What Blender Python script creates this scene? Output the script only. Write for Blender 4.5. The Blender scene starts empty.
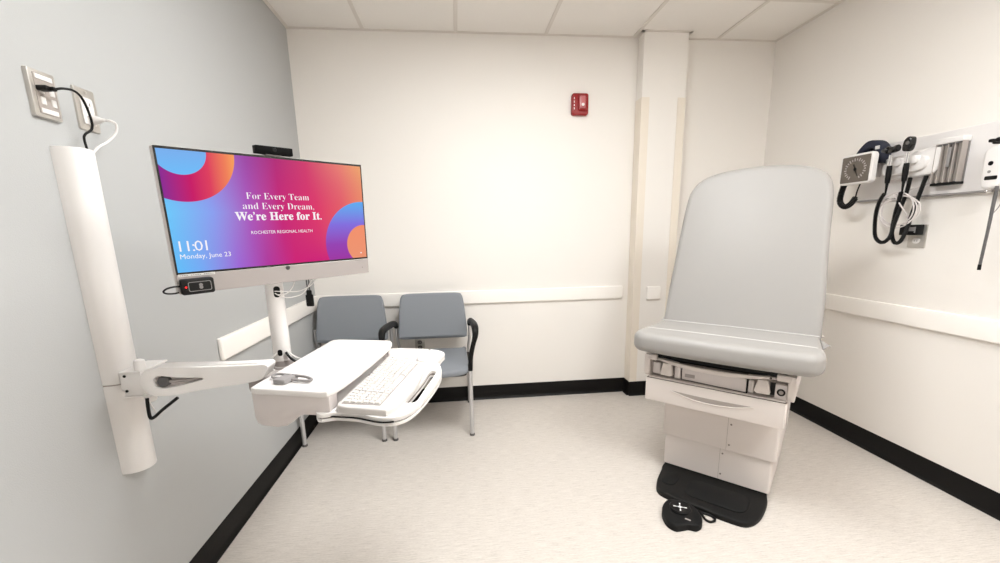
import bpy, bmesh, math, random
from mathutils import Vector, Matrix
random.seed(7)
PI = math.pi
COL = bpy.context.scene.collection
MW = {}

# ------------------------------------------------------------------ room (metres; camera stands over 0,0)
XL, XR, YB, YF, H = -1.0322, 2.3491, 3.1394, -1.35, 2.6

# ------------------------------------------------------------------ materials
def lin(c):
    return tuple((v / 255 / 12.92) if v / 255 <= 0.04045 else ((v / 255 + 0.055) / 1.055) ** 2.4 for v in c)

def mat(name, rgb, rough=0.5, metal=0.0, bump=0.0, bscale=200.0, spec=0.5, vary=0.0, vscale=4.0, coat=0.0, alpha=1.0, trans=0.0):
    m = bpy.data.materials.new(name); m.use_nodes = True
    nt = m.node_tree; b = nt.nodes['Principled BSDF']
    c = lin(rgb)
    b.inputs['Base Color'].default_value = (*c, 1)
    b.inputs['Roughness'].default_value = rough
    b.inputs['Metallic'].default_value = metal
    b.inputs['Specular IOR Level'].default_value = spec
    b.inputs['Coat Weight'].default_value = coat
    b.inputs['Alpha'].default_value = alpha
    b.inputs['Transmission Weight'].default_value = trans
    tc = nt.nodes.new('ShaderNodeTexCoord')
    if vary > 0:
        n = nt.nodes.new('ShaderNodeTexNoise'); n.inputs['Scale'].default_value = vscale; n.inputs['Detail'].default_value = 4
        nt.links.new(tc.outputs['Object'], n.inputs['Vector'])
        mx = nt.nodes.new('ShaderNodeMix'); mx.data_type = 'RGBA'
        mx.inputs[6].default_value = (*[v * (1 - vary) for v in c], 1)
        mx.inputs[7].default_value = (*[min(1, v * (1 + vary)) for v in c], 1)
        nt.links.new(n.outputs['Fac'], mx.inputs[0]); nt.links.new(mx.outputs[2], b.inputs['Base Color'])
    if bump > 0:
        n2 = nt.nodes.new('ShaderNodeTexNoise'); n2.inputs['Scale'].default_value = bscale; n2.inputs['Detail'].default_value = 3
        nt.links.new(tc.outputs['Object'], n2.inputs['Vector'])
        bp = nt.nodes.new('ShaderNodeBump'); bp.inputs['Strength'].default_value = bump; bp.inputs['Distance'].default_value = 0.002
        nt.links.new(n2.outputs['Fac'], bp.inputs['Height']); nt.links.new(bp.outputs['Normal'], b.inputs['Normal'])
    return m

def emit(name, rgb, k=1.0):
    m = bpy.data.materials.new(name); m.use_nodes = True
    nt = m.node_tree; nt.nodes.clear()
    o = nt.nodes.new('ShaderNodeOutputMaterial'); e = nt.nodes.new('ShaderNodeEmission')
    e.inputs['Color'].default_value = (*lin(rgb), 1); e.inputs['Strength'].default_value = k
    nt.links.new(e.outputs[0], o.inputs[0]); return m

M = dict(
    cream=mat('cream_paint', (231, 227, 222), .62, bump=.25, bscale=380, spec=.25),
    guard=mat('corner_guard_vinyl', (226, 217, 204), .45),
    greywall=mat('grey_paint', (175, 176, 176), .6, bump=.25, bscale=380, spec=.25),
    rail=mat('rail_vinyl', (238, 234, 229), .4),
    rubber=mat('black_cove_rubber', (12, 10, 9), .5, spec=.2, bump=.2, bscale=60),
    tile=mat('ceiling_tile', (232, 228, 223), .9, bump=.5, bscale=500, vary=.02, vscale=90),
    tbar=mat('ceiling_grid', (214, 208, 201), .5),
    white=mat('white_plastic', (222, 219, 217), .38, spec=.5),
    offw=mat('off_white_plastic', (206, 199, 197), .42),
    warmw=mat('warm_white_steel', (214, 206, 201), .4),
    warmg=mat('warm_grey_plastic', (158, 150, 144), .5),
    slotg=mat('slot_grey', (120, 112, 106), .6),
    silver=mat('silver_plastic', (156, 149, 146), .45, metal=.0),
    steel=mat('brushed_steel', (196, 192, 186), .32, metal=.7),
    chrome=mat('chrome', (225, 225, 225), .15, metal=1),
    tubem=mat('satin_silver_tube', (196, 194, 194), .32, metal=.45),
    black=mat('black_plastic', (10, 9, 9), .5, spec=.25),
    matte=mat('matte_black', (5, 5, 5), .7, spec=.1),
    blackg=mat('gloss_black', (7, 7, 8), .25),
    blackr=mat('black_rubber', (9, 9, 9), .65, spec=.25, bump=.3, bscale=150),
    brush=mat('dark_moulded', (11, 10, 9), .6, spec=.25, bump=.3, bscale=300),
    vinyl=mat('grey_vinyl', (151, 148, 145), .46, bump=.16, bscale=260, spec=.4),
    piping=mat('pale_piping', (206, 204, 202), .5),
    cush=mat('blue_grey_fabric', (127, 131, 137), .75, bump=.45, bscale=420),
    navy=mat('navy_nylon', (18, 24, 44), .7, bump=.3, bscale=300),
    red=mat('red_alarm_plastic', (140, 8, 12), .35),
    lens=mat('clear_lens', (186, 110, 112), .12),
    kbw=mat('keyboard_white', (200, 196, 193), .5),
    well=mat('key_gap_shade', (140, 134, 130), .6),  # greyer tone paints the shading between the keys
    key=mat('keycap_white', (212, 209, 206), .5),
    greyp=mat('mid_grey_plastic', (140, 137, 136), .45),
    board=mat('board_laminate', (224, 221, 220), .4),
    dial=mat('dial_face', (92, 84, 76), .25),
    smoke=mat('smoked_clear_plastic', (138, 132, 127), .25),
    clearp=mat('clear_cap_plastic', (236, 236, 236), .15, alpha=.7),
    dgrey=mat('dark_grey_plastic', (84, 82, 82), .5),
    tiemark=mat('white_print', (235, 235, 235), .5),
    greyp2=mat('monitor_shell', (196, 190, 187), .4),
    redled=emit('red_led', (255, 40, 40), 2.2),
    txt=emit('screen_white', (250, 246, 250), 1.0),
    lamp=emit('troffer_glow', (250, 251, 250), 1.0),
)
LAMP_K = 28.3
M['lamp'].node_tree.nodes['Emission'].inputs['Strength'].default_value = LAMP_K

def floor_mat():
    m = mat('floor_sheet_vinyl', (208, 201, 191), .42, spec=.35)
    nt = m.node_tree; b = nt.nodes['Principled BSDF']
    tc = nt.nodes.new('ShaderNodeTexCoord')
    def noise(sx, sy, sc, det=3):
        mp = nt.nodes.new('ShaderNodeMapping'); mp.inputs['Scale'].default_value = (sx, sy, 1)
        n = nt.nodes.new('ShaderNodeTexNoise'); n.inputs['Scale'].default_value = sc; n.inputs['Detail'].default_value = det
        nt.links.new(tc.outputs['Object'], mp.inputs[0]); nt.links.new(mp.outputs[0], n.inputs['Vector']); return n
    a = noise(5, 75, 3.0, 5); c = noise(40, 160, 2.0, 3); d = noise(1, 1, 1.3, 2)
    mm = nt.nodes.new('ShaderNodeMath'); mm.operation = 'MULTIPLY_ADD'
    nt.links.new(a.outputs['Fac'], mm.inputs[0]); mm.inputs[1].default_value = .62
    m2 = nt.nodes.new('ShaderNodeMath'); m2.operation = 'MULTIPLY'; nt.links.new(c.outputs['Fac'], m2.inputs[0]); m2.inputs[1].default_value = .38
    nt.links.new(m2.outputs[0], mm.inputs[2])
    r = nt.nodes.new('ShaderNodeValToRGB')
    e = r.color_ramp.elements
    e[0].position = .3; e[0].color = (*lin((172, 165, 158)), 1)
    e[1].position = .68; e[1].color = (*lin((211, 205, 198)), 1)
    x = e.new(.46); x.color = (*lin((195, 188, 181)), 1)
    nt.links.new(mm.outputs[0], r.inputs[0]); nt.links.new(r.outputs[0], b.inputs['Base Color'])
    return m
M['floor'] = floor_mat()

# ------------------------------------------------------------------ object helpers
def smooth_by_angle(bm, deg=32):
    bm.normal_update()
    lim = math.radians(deg)
    for f in bm.faces: f.smooth = True
    for e in bm.edges:
        if len(e.link_faces) == 2:
            e.smooth = e.calc_face_angle(0) < lim
        else: e.smooth = True

def thing(name, label, cat, mw=None, group=None):
    o = bpy.data.objects.new(name, None); COL.objects.link(o)
    o.empty_display_size = .05
    mw = mw or Matrix.Identity(4)
    o.matrix_world = mw; MW[o.name] = mw.copy()
    o['label'] = label; o['category'] = cat
    if group: o['group'] = group
    return o

def obj(name, bm, m, parent=None, world=False, deg=32, label=None):
    """one mesh object; world=True: the bmesh is in world coordinates and moved into the parent's frame"""
    if parent is not None and world: bm.transform(MW[parent.name].inverted())
    bmesh.ops.recalc_face_normals(bm, faces=bm.faces)
    smooth_by_angle(bm, deg)
    me = bpy.data.meshes.new(name); bm.to_mesh(me); bm.free()
    ms = m if isinstance(m, (list, tuple)) else [m]
    for q in ms: me.materials.append(q)
    o = bpy.data.objects.new(name, me); COL.objects.link(o)
    if parent is not None: o.parent = parent; MW[o.name] = MW[parent.name]
    else: MW[o.name] = Matrix.Identity(4)
    if label: o['label'] = label
    return o

def tag(o, label, cat, group=None):
    o['label'] = label; o['category'] = cat
    if group: o['group'] = group
    return o

def struct(name, bm, m, parent=None, label=None):
    o = obj(name, bm, m, parent)
    if parent is None: o['kind'] = 'structure'
    if label: o['label'] = label
    return o

def NB(): return bmesh.new()

def frame(o, x, y, z):
    """matrix from an origin and three axes"""
    m = Matrix.Identity(4)
    for i, a in enumerate((x, y, z)):
        a = Vector(a)
        for k in range(3): m[k][i] = a[k]
    for k in range(3): m[k][3] = o[k]
    return m

def box(bm, c, s, bev=0.0, seg=2, mw=None, mi=0):
    r = bmesh.ops.create_cube(bm, size=1.0)
    vs = r['verts']
    for v in vs: v.co = Vector((v.co.x * s[0], v.co.y * s[1], v.co.z * s[2]))
    fs = set(f for v in vs for f in v.link_faces)
    if bev > 0:
        es = list(set(e for v in vs for e in v.link_edges))
        r2 = bmesh.ops.bevel(bm, geom=es, offset=min(bev, min(s) * .49), segments=seg, profile=.5, affect='EDGES', clamp_overlap=True)
        vs = list(set(v for f in r2['faces'] for v in f.verts) | set(v for v in vs if v.is_valid))
        fs = set(f for v in vs for f in v.link_faces)
    t = Matrix.Translation(Vector(c))
    if mw is not None: t = mw @ t
    for v in vs: v.co = t @ v.co
    for f in fs: f.material_index = mi
    return vs

def cbox(bm, lo, hi, bev=0, seg=2, mw=None, mi=0):
    c = [(a + b) / 2 for a, b in zip(lo, hi)]; s = [abs(b - a) for a, b in zip(lo, hi)]
    return box(bm, c, s, bev, seg, mw, mi)

def rrect(w, h, r, n=5, cx=0, cy=0):
    pts = []
    r = min(r, w / 2 - 1e-5, h / 2 - 1e-5)
    for (sx, sy, a0) in ((1, 1, 0), (-1, 1, 90), (-1, -1, 180), (1, -1, 270)):
        for k in range(n + 1):
            a = math.radians(a0 + 90 * k / n)
            pts.append((cx + sx * (w / 2 - r) + r * math.cos(a), cy + sy * (h / 2 - r) + r * math.sin(a)))
    return pts

def catmull(pts, n=6, closed=True):
    out = []; N = len(pts); P = [Vector(p) for p in pts]
    rng = range(N) if closed else range(N - 1)
    for i in rng:
        g = (lambda k: P[k % N]) if closed else (lambda k: P[max(0, min(N - 1, k))])
        p0, p1, p2, p3 = g(i - 1), g(i), g(i + 1), g(i + 2)
        for k in range(n):
            t = k / n
            out.append(0.5 * ((2 * p1) + (-p0 + p2) * t + (2 * p0 - 5 * p1 + 4 * p2 - p3) * t * t + (-p0 + 3 * p1 - 3 * p2 + p3) * t ** 3))
    if not closed: out.append(P[-1])
    return out

def prism(bm, pts, t0, t1, mw=None, bev=0.0, seg=3, bev_which='both', holes=(), mi=0):
    """outline in the frame's xy plane, extruded along its z from t0 to t1"""
    mw = mw or Matrix.Identity(4)
    new = []
    if holes:
        loops = []
        edges = []
        for lp in [pts] + list(holes):
            vs = [bm.verts.new((p[0], p[1], t0)) for p in lp]
            new += vs
            edges += [bm.edges.new((vs[i], vs[(i + 1) % len(vs)])) for i in range(len(vs))]
        r = bmesh.ops.triangle_fill(bm, use_beauty=True, use_dissolve=False, edges=edges)
        fs = [f for f in r['geom'] if isinstance(f, bmesh.types.BMFace)]
        ex = bmesh.ops.extrude_face_region(bm, geom=fs)
        up = [v for v in ex['geom'] if isinstance(v, bmesh.types.BMVert)]
        for v in up: v.co.z = t1
        new += up
        rim = []
        for grp in (new[:len(new) - len(up)], up):
            gs = set(grp)
            for v in grp:
                for e in v.link_edges:
                    if e.verts[0] in gs and e.verts[1] in gs and len(e.link_faces) == 2 and e.calc_face_angle(0) > .8: rim.append(e)
        rim = list(set(rim))
    else:
        n = len(pts); P = [Vector((p[0], p[1])) for p in pts]
        ar = sum(P[k].x * P[(k + 1) % n].y - P[(k + 1) % n].x * P[k].y for k in range(n))
        sg = 1 if ar > 0 else -1
        N = []
        for k in range(n):
            d1 = (P[k] - P[k - 1]); d2 = (P[(k + 1) % n] - P[k])
            d1 = d1.normalized() if d1.length > 1e-9 else d2.normalized(); d2 = d2.normalized() if d2.length > 1e-9 else d1
            n1 = Vector((-d1.y, d1.x)) * sg; n2 = Vector((-d2.y, d2.x)) * sg
            m_ = n1 + n2
            m_ = m_.normalized() if m_.length > 1e-6 else n1
            N.append(m_ / max(.5, m_.dot(n1)))
        lo_, hi_ = (t0, t1) if t0 < t1 else (t1, t0)
        bl = bev if bev_which in ('both', 'low') else 0; bh = bev if bev_which in ('both', 'high') else 0
        lim = (hi_ - lo_) / (2.02 if bl and bh else 1.02); bl = min(bl, lim); bh = min(bh, lim)
        lv = [(bl * (1 - math.sin(PI / 2 * k / seg)), lo_ + bl * (1 - math.cos(PI / 2 * k / seg))) for k in range(seg + 1)] if bl else [(0, lo_)]
        lh = [(bh * (1 - math.cos(PI / 2 * k / seg)), hi_ - bh * (1 - math.sin(PI / 2 * k / seg))) for k in range(seg + 1)] if bh else [(0, hi_)]
        levels = lv + lh
        rings = [[bm.verts.new((P[k].x + N[k].x * o_, P[k].y + N[k].y * o_, z_)) for k in range(n)] for (o_, z_) in levels]
        bm.faces.new(rings[0][::-1]); bm.faces.new(rings[-1])
        for a, b in zip(rings, rings[1:]):
            for k in range(n): bm.faces.new((a[k], a[(k + 1) % n], b[(k + 1) % n], b[k]))
        new = [v for r_ in rings for v in r_]
    if holes and bev > 0:
        keep = set(new)
        r = bmesh.ops.bevel(bm, geom=rim, offset=bev, segments=seg, profile=.5, affect='EDGES', clamp_overlap=True)
        new = list(set(v for v in keep if v.is_valid) | set(v for f in r['faces'] for v in f.verts))
    fs = set(f for v in new for f in v.link_faces)
    for f in fs: f.material_index = mi
    for v in new: v.co = mw @ v.co
    return new

def tube(bm, pts, r, seg=8, sub=0, closed=False, flat=None, mi=0):
    """swept tube; r a number or list; flat=(a,b) ellipse factors"""
    P = [Vector(p) for p in pts]
    if sub: P = catmull(P, sub, closed)
    n = len(P)
    R = r if isinstance(r, (list, tuple)) else [r] * n
    if len(R) != n: R = [R[min(len(R) - 1, int(i * len(R) / n))] for i in range(n)]
    rings = []; up = None
    for i in range(n):
        if closed: d = (P[(i + 1) % n] - P[i - 1])
        else: d = P[min(n - 1, i + 1)] - P[max(0, i - 1)]
        d.normalize()
        if up is None:
            up = Vector((0, 0, 1)) if abs(d.z) < .9 else Vector((0, 1, 0))
        s = d.cross(up)
        if s.length < 1e-6: s = d.orthogonal()
        s.normalize(); up = s.cross(d).normalized()
        fa, fb = flat or (1, 1)
        rings.append([bm.verts.new(P[i] + s * (R[i] * fa * math.cos(2 * PI * k / seg)) + up * (R[i] * fb * math.sin(2 * PI * k / seg))) for k in range(seg)])
    m = n if closed else n - 1
    fs = []
    for i in range(m):
        a, b = rings[i], rings[(i + 1) % n]
        for k in range(seg):
            fs.append(bm.faces.new((a[k], a[(k + 1) % seg], b[(k + 1) % seg], b[k])))
    if not closed:
        fs.append(bm.faces.new(rings[0][::-1])); fs.append(bm.faces.new(rings[-1]))
    for f in fs: f.material_index = mi
    return rings

def lathe(bm, prof, mw=None, seg=24, mi=0):
    """profile [(r, z)] around the frame's z"""
    mw = mw or Matrix.Identity(4)
    rings = []
    for (r, z) in prof:
        if r < 1e-6: rings.append([bm.verts.new(mw @ Vector((0, 0, z)))])
        else: rings.append([bm.verts.new(mw @ Vector((r * math.cos(2 * PI * k / seg), r * math.sin(2 * PI * k / seg), z))) for k in range(seg)])
    fs = []
    for a, b in zip(rings, rings[1:]):
        if len(a) == 1 and len(b) == 1: continue
        for k in range(seg):
            k2 = (k + 1) % seg
            if len(a) == 1: fs.append(bm.faces.new((a[0], b[k2], b[k])))
            elif len(b) == 1: fs.append(bm.faces.new((a[k], a[k2], b[0])))
            else: fs.append(bm.faces.new((a[k], a[k2], b[k2], b[k])))
    if len(rings[0]) > 1: fs.append(bm.faces.new(rings[0][::-1]))
    if len(rings[-1]) > 1: fs.append(bm.faces.new(rings[-1]))
    for f in fs: f.material_index = mi

def coil(path, R, pitch, r, seg=5, per=9, sub=8):
    """helical cord along a path: returns bmesh"""
    P = catmull([Vector(p) for p in path], sub, False)
    L = [0]
    for a, b in zip(P, P[1:]): L.append(L[-1] + (b - a).length)
    tot = L[-1]; turns = max(2, int(tot / pitch)); N = turns * per
    pts = []; j = 0; up = Vector((1, 0, .01))
    for i in range(N + 1):
        s = tot * i / N
        while j < len(L) - 2 and L[j + 1] < s: j += 1
        t = (s - L[j]) / max(1e-9, L[j + 1] - L[j])
        c = P[j].lerp(P[j + 1], t); d = (P[j + 1] - P[j]).normalized()
        sd = d.cross(up).normalized(); u2 = sd.cross(d)
        a = 2 * PI * i / per
        pts.append(c + sd * R * math.cos(a) + u2 * R * math.sin(a))
    bm = NB(); tube(bm, pts, r, seg); return bm

def text_bm(parts, mw, bm=None, depth=.0003):
    """parts: [(string, x_left, baseline, width, weight, valign_height)] -> flat letters in the frame's xy plane"""
    bm = bm or NB()
    for (s, x0, y0, w, off, hh) in parts:
        cu = bpy.data.curves.new('tmp_text', 'FONT'); cu.body = s; cu.size = 1; cu.offset = off; cu.resolution_u = 2; cu.space_character = .82 if ':' in s else 1
        o = bpy.data.objects.new('tmp_text', cu); COL.objects.link(o)
        dg = bpy.context.evaluated_depsgraph_get()
        me = bpy.data.meshes.new_from_object(o.evaluated_get(dg))
        xs = [v.co.x for v in me.vertices]; ys = [v.co.y for v in me.vertices]
        k = w / (max(xs) - min(xs)); ky = k if hh is None else hh / max(ys)
        t = Matrix.Translation((x0 - min(xs) * k, y0, 0)) @ Matrix.Diagonal((k, ky, 1, 1))
        me.transform(mw @ t)
        bm.from_mesh(me)
        bpy.data.objects.remove(o); bpy.data.meshes.remove(me); bpy.data.curves.remove(cu)
    return bm

def serif(s):
    """letters of the bold serif alphabet"""
    out = ''
    for ch in s:
        if 'A' <= ch <= 'Z': out += chr(0x1D400 + ord(ch) - 65)
        elif 'a' <= ch <= 'z': out += chr(0x1D41A + ord(ch) - 97)
        else: out += ch
    return out

# ================================================================== SETTING
def slab(lo, hi):
    bm = NB(); cbox(bm, lo, hi); return bm
T = .1
struct('floor', slab((XL - T, YF - T, -T), (XR + T, YB + T, 0)), M['floor'])
ceil = struct('ceiling', slab((XL - T, YF - T, H), (XR + T, YB + T, H + T)), M['tile'])
gx = [-.552, .049, .657, 1.280, 1.890]; gy = [2.611, 2.001, 1.391, .781, .171, -.439, -1.049]
bm = NB()
for x in gx: cbox(bm, (x - .012, YF, H - .004), (x + .012, YB, H + .002), .001, 1)
for i, y in enumerate(gy):
    xs = [XL] + gx + [XR]
    for a, b in zip(xs, xs[1:]):
        if (i in (0, 2, 4, 6)) or True:
            if y in (1.391, .171 - .61): continue
            cbox(bm, (a + .012, y - .012, H - .004), (b - .012, y + .012, H + .002), .001, 1)
# wall angle round the room and the column
w = .022
cbox(bm, (XL, YF, H - .003), (XL + w, YB, H + .002)); cbox(bm, (XR - w, YF, H - .003), (XR, YB, H + .002))
cbox(bm, (XL, YB - w, H - .0035), (XR, YB, H + .002))
cbox(bm, (1.296, 3.018, H - .004), (1.652, 3.05, H + .002)); cbox(bm, (1.296, 3.018, H - .004), (1.318, YB, H + .002)); cbox(bm, (1.63, 3.018, H - .004), (1.652, YB, H + .002))
struct('ceiling_grid', bm, M['tbar'], ceil)
struct('wall_left', slab((XL - T, YF - T, 0), (XL, YB + T, H)), M['greywall'])
struct('wall_right', slab((XR, YF - T, 0), (XR + T, YB + T, H)), M['cream'])
struct('wall_back', slab((XL - T, YB, 0), (XR + T, YB + T, H)), M['cream'])
struct('wall_front', slab((XL - T, YF - T, 0), (XR + T, YF, H)), M['cream'])
CX0, CX1, CY = 1.318, 1.632, 3.04
struct('wall_column', slab((CX0, CY, 0), (CX1, YB + .02, H)), M['cream'])
# corner guards on the column
for k, (cx, s) in enumerate(((CX0, 1), (CX1, -1))):
    bm = NB(); g = .0035; z0, z1 = .10, 2.19
    pts = [(cx - s * g, YB - .002), (cx - s * g, CY - g), (cx + s * .054, CY - g), (cx + s * .054, CY - .0002), (cx - s * .0002, CY - .0002), (cx - s * .0002, YB - .002)]
    if s < 0: pts = pts[::-1]
    prism(bm, pts, z0, z1, None, .001, 1)
    struct('trim_%d' % (k + 1), bm, M['guard'])
# baseboards: cove profile with a toe
def baseboard(name, a, b, nrm, ext=0.0):
    a = Vector((*a, 0)); b = Vector((*b, 0)); nrm = Vector((*nrm, 0)); d = (b - a).normalized()
    prof = [(0, 0), (.016, 0), (.0165, .003), (.010, .009), (.006, .018), (.0045, .03), (.004, .110), (.0025, .114), (0, .114)]
    bm = NB(); L = (b - a).length
    prism(bm, prof, -ext, L + ext, frame(a, nrm, (0, 0, 1), d))
    struct(name, bm, M['rubber'])
baseboard('baseboard_left', (XL, YF), (XL, YB), (1, 0))
baseboard('baseboard_right', (XR, YF), (XR, YB), (-1, 0))
baseboard('baseboard_back', (XL, YB), (CX0, YB), (0, -1))
baseboard('baseboard_back', (CX1, YB), (XR, YB), (0, -1))
baseboard('baseboard_column', (CX0 - .004, CY - .004), (CX1 + .004, CY - .004), (0, -1), .002)
baseboard('baseboard_column', (CX0 - .004, CY), (CX0 - .004, YB), (-1, 0))
# bumper rails
def rail(n, fr, L, z0=.769, z1=.868, d=.019, label=None):
    """frame: x along the rail, y out of the wall, z up"""
    h = z1 - z0
    bm = NB()
    prof = [(0, z0), (d * .8, z0 + .001), (d, z0 + .006), (d, z1 - .012), (d * .8, z1 - .002), (0, z1)]
    m = fr @ frame((0, 0, 0), (0, 1, 0), (0, 0, 1), (1, 0, 0))
    prism(bm, prof, 0, L, m, .006, 3)
    struct('trim_%d' % n, bm, M['rail'], label=label)
rail(3, frame((XL, 1.852, 0), (0, 1, 0), (1, 0, 0), (0, 0, 1)), YB - 1.853)
rail(4, frame((XL + .001, YB, 0), (1, 0, 0), (0, -1, 0), (0, 0, 1)), 1.267 - XL)
rail(5, frame((XR, YB - .02, 0), (0, -1, 0), (-1, 0, 0), (0, 0, 1)), YB - YF - .5)
rail(6, frame((1.418, CY, 0), (1, 0, 0), (0, -1, 0), (0, 0, 1)), .108)

# ceiling lights: two recessed 2x4 troffers over the room, the tiles they replace
def troffer(x0, x1, y0, y1, label):
    t = thing('ceiling_light', label, 'ceiling light', Matrix.Translation(((x0 + x1) / 2, (y0 + y1) / 2, H)), group='recessed ceiling lights')
    w, l = x1 - x0, y1 - y0
    bm = NB(); r = .022
    for (c, s) in (((0, l / 2 - r / 2, -.006), (w, r, .010)), ((0, -l / 2 + r / 2, -.006), (w, r, .010)), ((w / 2 - r / 2, 0, -.006), (r, l - 2 * r, .010)), ((-w / 2 + r / 2, 0, -.006), (r, l - 2 * r, .010))):
        box(bm, c, s, .002, 1)
    obj('frame', bm, M['white'], t)
    bm = NB(); box(bm, (0, 0, -.005), (w - 2 * r, l - 2 * r, .006)); obj('diffuser', bm, M['lamp'], t)
troffer(.061, .645, .793, 1.989, 'recessed rectangular ceiling light nearer the back wall')
troffer(1.292, 1.878, -.427, .769, 'recessed rectangular ceiling light nearer the equipment wall')

# ================================================================== EXAM TABLE
D = Vector((.71212, -.70206, 0)); Bk = Vector((.70206, .71212, 0)); MO = Vector((1.264, 1.8355, 0))
EX = frame(MO, D, Bk, (0, 0, 1))
ex = thing('exam_table', 'grey vinyl padded exam table with raised backrest on a white powered base', 'exam table', EX)
# base plate, moulded black, wide lobes with a raised centre tray
out = catmull([(-.20, .52), (-.235, .2), (-.246, .0), (-.238, -.06), (-.222, -.18), (-.192, -.255), (-.13, -.28), (0, -.284), (.14, -.288), (.205, -.27), (.24, -.19), (.250, -.06), (.240, .02), (.225, .2), (.20, .52)], 5)
bm = NB(); prism(bm, [(p[0], p[1]) for p in out], .0, .026, None, .009, 3, 'high')
base = obj('base_plate', bm, M['brush'], ex)
bm = NB(); prism(bm, rrect(.27, .16, .05, 5, .05, -.15), .0265, .031, None, .003, 2, 'high'); obj('tread_pad', bm, M['blackr'], base)
bm = NB(); prism(bm, rrect(.07, .12, .03, 5, -.170, -.13), .0265, .029, None, .002, 2, 'high'); obj('tread_pad', bm, M['blackr'], base)
# telescoping column
bm = NB(); prism(bm, rrect(.498, .52, .012, 4, 0, .26), .034, .212, None, 0); box(bm, (0, .26, .03), (.47, .49, .01))
cl = obj('lower_column', bm, M['warmw'], ex)
bm = NB(); prism(bm, rrect(.524, .55, .014, 4, .001, .265), .207, .46, None, .002, 1); cu = obj('upper_column', bm, M['warmw'], ex)
bm = NB(); box(bm, (.05, -.0104, .33), (.0015, .0012, .24)); obj('seam', bm, M['warmg'], cu)
bm = NB(); box(bm, (.024, -.0003, .12), (.0015, .0012, .17)); obj('seam', bm, M['warmg'], cl)
for (x, z, y, par) in ((.064, .346, -.0105, cu), (.062, .237, -.0105, cu), (.036, .178, -.0005, cl), (.034, .065, -.0005, cl)):
    bm = NB(); lathe(bm, [(.0045, 0), (.0045, .0015), (.003, .0028), (0, .003)], frame((x, y, z), (1, 0, 0), (0, 0, 1), (0, -1, 0)), 12)
    obj('screw', bm, M['slotg'], par)
# under-seat housing (set back), drawer in front
FY = -.118
bm = NB(); prism(bm, [(-.31, .55), (-.31, FY + .03), (.275, FY + .03), (.275, .55)][::-1], .44, .646, None, .006, 2); hs = obj('housing', bm, M['warmw'], ex)
for sx, x in ((-1, -.326), (1, .291)):                      # rounded side cheeks
    bm = NB()
    pts = [(FY + .0, .665), (FY + .0, .575), (FY + .012, .555), (FY + .03, .546), (.5, .546), (.5, .665)]
    prism(bm, pts, x - .014, x + .014, frame((0, 0, 0), (0, 1, 0), (0, 0, 1), (1, 0, 0)), .005, 3); obj('side_cheek', bm, M['warmw'], hs)
bm = NB(); prism(bm, [(-.31, FY + .012), (-.31, FY - .005), (.275, FY - .005), (.275, FY + .012)], .549, .5545, None, .001, 1); obj('ledge', bm, M['warmw'], hs)
FF = frame((0, FY + .03, 0), (1, 0, 0), (0, 0, 1), (0, -1, 0))     # face frame: x right, y up, z out
bm = NB(); prism(bm, [(-.277, .66), (-.277, .668), (.222, .668), (.222, .651), (.1, .640), (-.03, .636), (-.16, .641)][::-1], 0, .006, FF); obj('gap_shade', bm, M['black'], hs)  # black sheet stands in for the shade in the gap under the seat
# bowed lip of the slide-out tray
top = [(-.255, .652), (-.16, .642), (-.03, .637), (.1, .641), (.208, .652)]
bot = [(.208, .640), (.1, .622), (-.03, .616), (-.16, .622), (-.255, .640)]
bm = NB(); prism(bm, [(p[0], p[1]) for p in catmull(top, 5, False)] + [(p[0], p[1]) for p in catmull(bot, 5, False)], 0, .030, FF, .004, 2); obj('tray_lip', bm, M['warmw'], hs)
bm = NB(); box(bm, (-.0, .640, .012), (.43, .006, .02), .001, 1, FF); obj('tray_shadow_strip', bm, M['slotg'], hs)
# centre panel with dark outline
bm = NB(); prism(bm, [(-.162, .558), (.127, .551), (.127, .622), (-.162, .622)], 0, .010, FF); obj('recess', bm, M['black'], hs)
bm = NB(); prism(bm, [(-.157, .562), (.121, .556), (.121, .618), (-.157, .618)], .0, .016, FF, .002, 2); pn = obj('slide_panel', bm, M['offw'], hs)
bm = NB(); box(bm, (-.12, .585, .0165), (.045, .018, .002), .0008, 1, FF); obj('nameplate', bm, M['silver'], pn)
# square pads
for (x0, x1) in ((-.332, -.276), (.222, .288)):
    bm = NB(); cbox(bm, (x0 + .012, .640, .0), (x1 - .002, .667, .034), .004, 2, FF); obj('corner_pad', bm, M['warmw'], hs)
# stirrup pockets: recess, block and tapered latch on each side
def pocket(x0, x1, sgn):
    bm = NB(); cbox(bm, (x0, .556, .0), (x1, .632, .006), 0, 1, FF); obj('pocket_recess', bm, M['slotg'], hs)
pocket(-.305, -.166, -1); pocket(.128, .275, 1)
bm = NB(); cbox(bm, (-.300, .567, 0), (-.262, .626, .014), .004, 2, FF); obj('stirrup_end', bm, M['offw'], hs)
bm = NB(); prism(bm, [(-.246, .632), (-.206, .632), (-.199, .574), (-.212, .568), (-.256, .570), (-.258, .580)][::-1], 0, .032, FF, .004, 2); obj('latch', bm, M['warmw'], hs)
bm = NB(); cbox(bm, (-.192, .560, 0), (-.164, .620, .018), .004, 2, FF); obj('latch_block', bm, M['offw'], hs)
bm = NB(); cbox(bm, (.130, .560, 0), (.152, .616, .018), .004, 2, FF); obj('latch_block', bm, M['offw'], hs)
bm = NB(); prism(bm, [(.166, .632), (.204, .632), (.216, .580), (.214, .570), (.166, .568), (.153, .578)][::-1], 0, .032, FF, .004, 2); obj('latch', bm, M['warmw'], hs)
bm = NB(); cbox(bm, (.214, .566, 0), (.232, .622, .010), 0, 1, FF); obj('slot', bm, M['black'], hs)
bm = NB(); cbox(bm, (.232, .556, 0), (.276, .622, .022), .003, 2, FF); rc = obj('receptacle', bm, M['offw'], hs)
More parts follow.
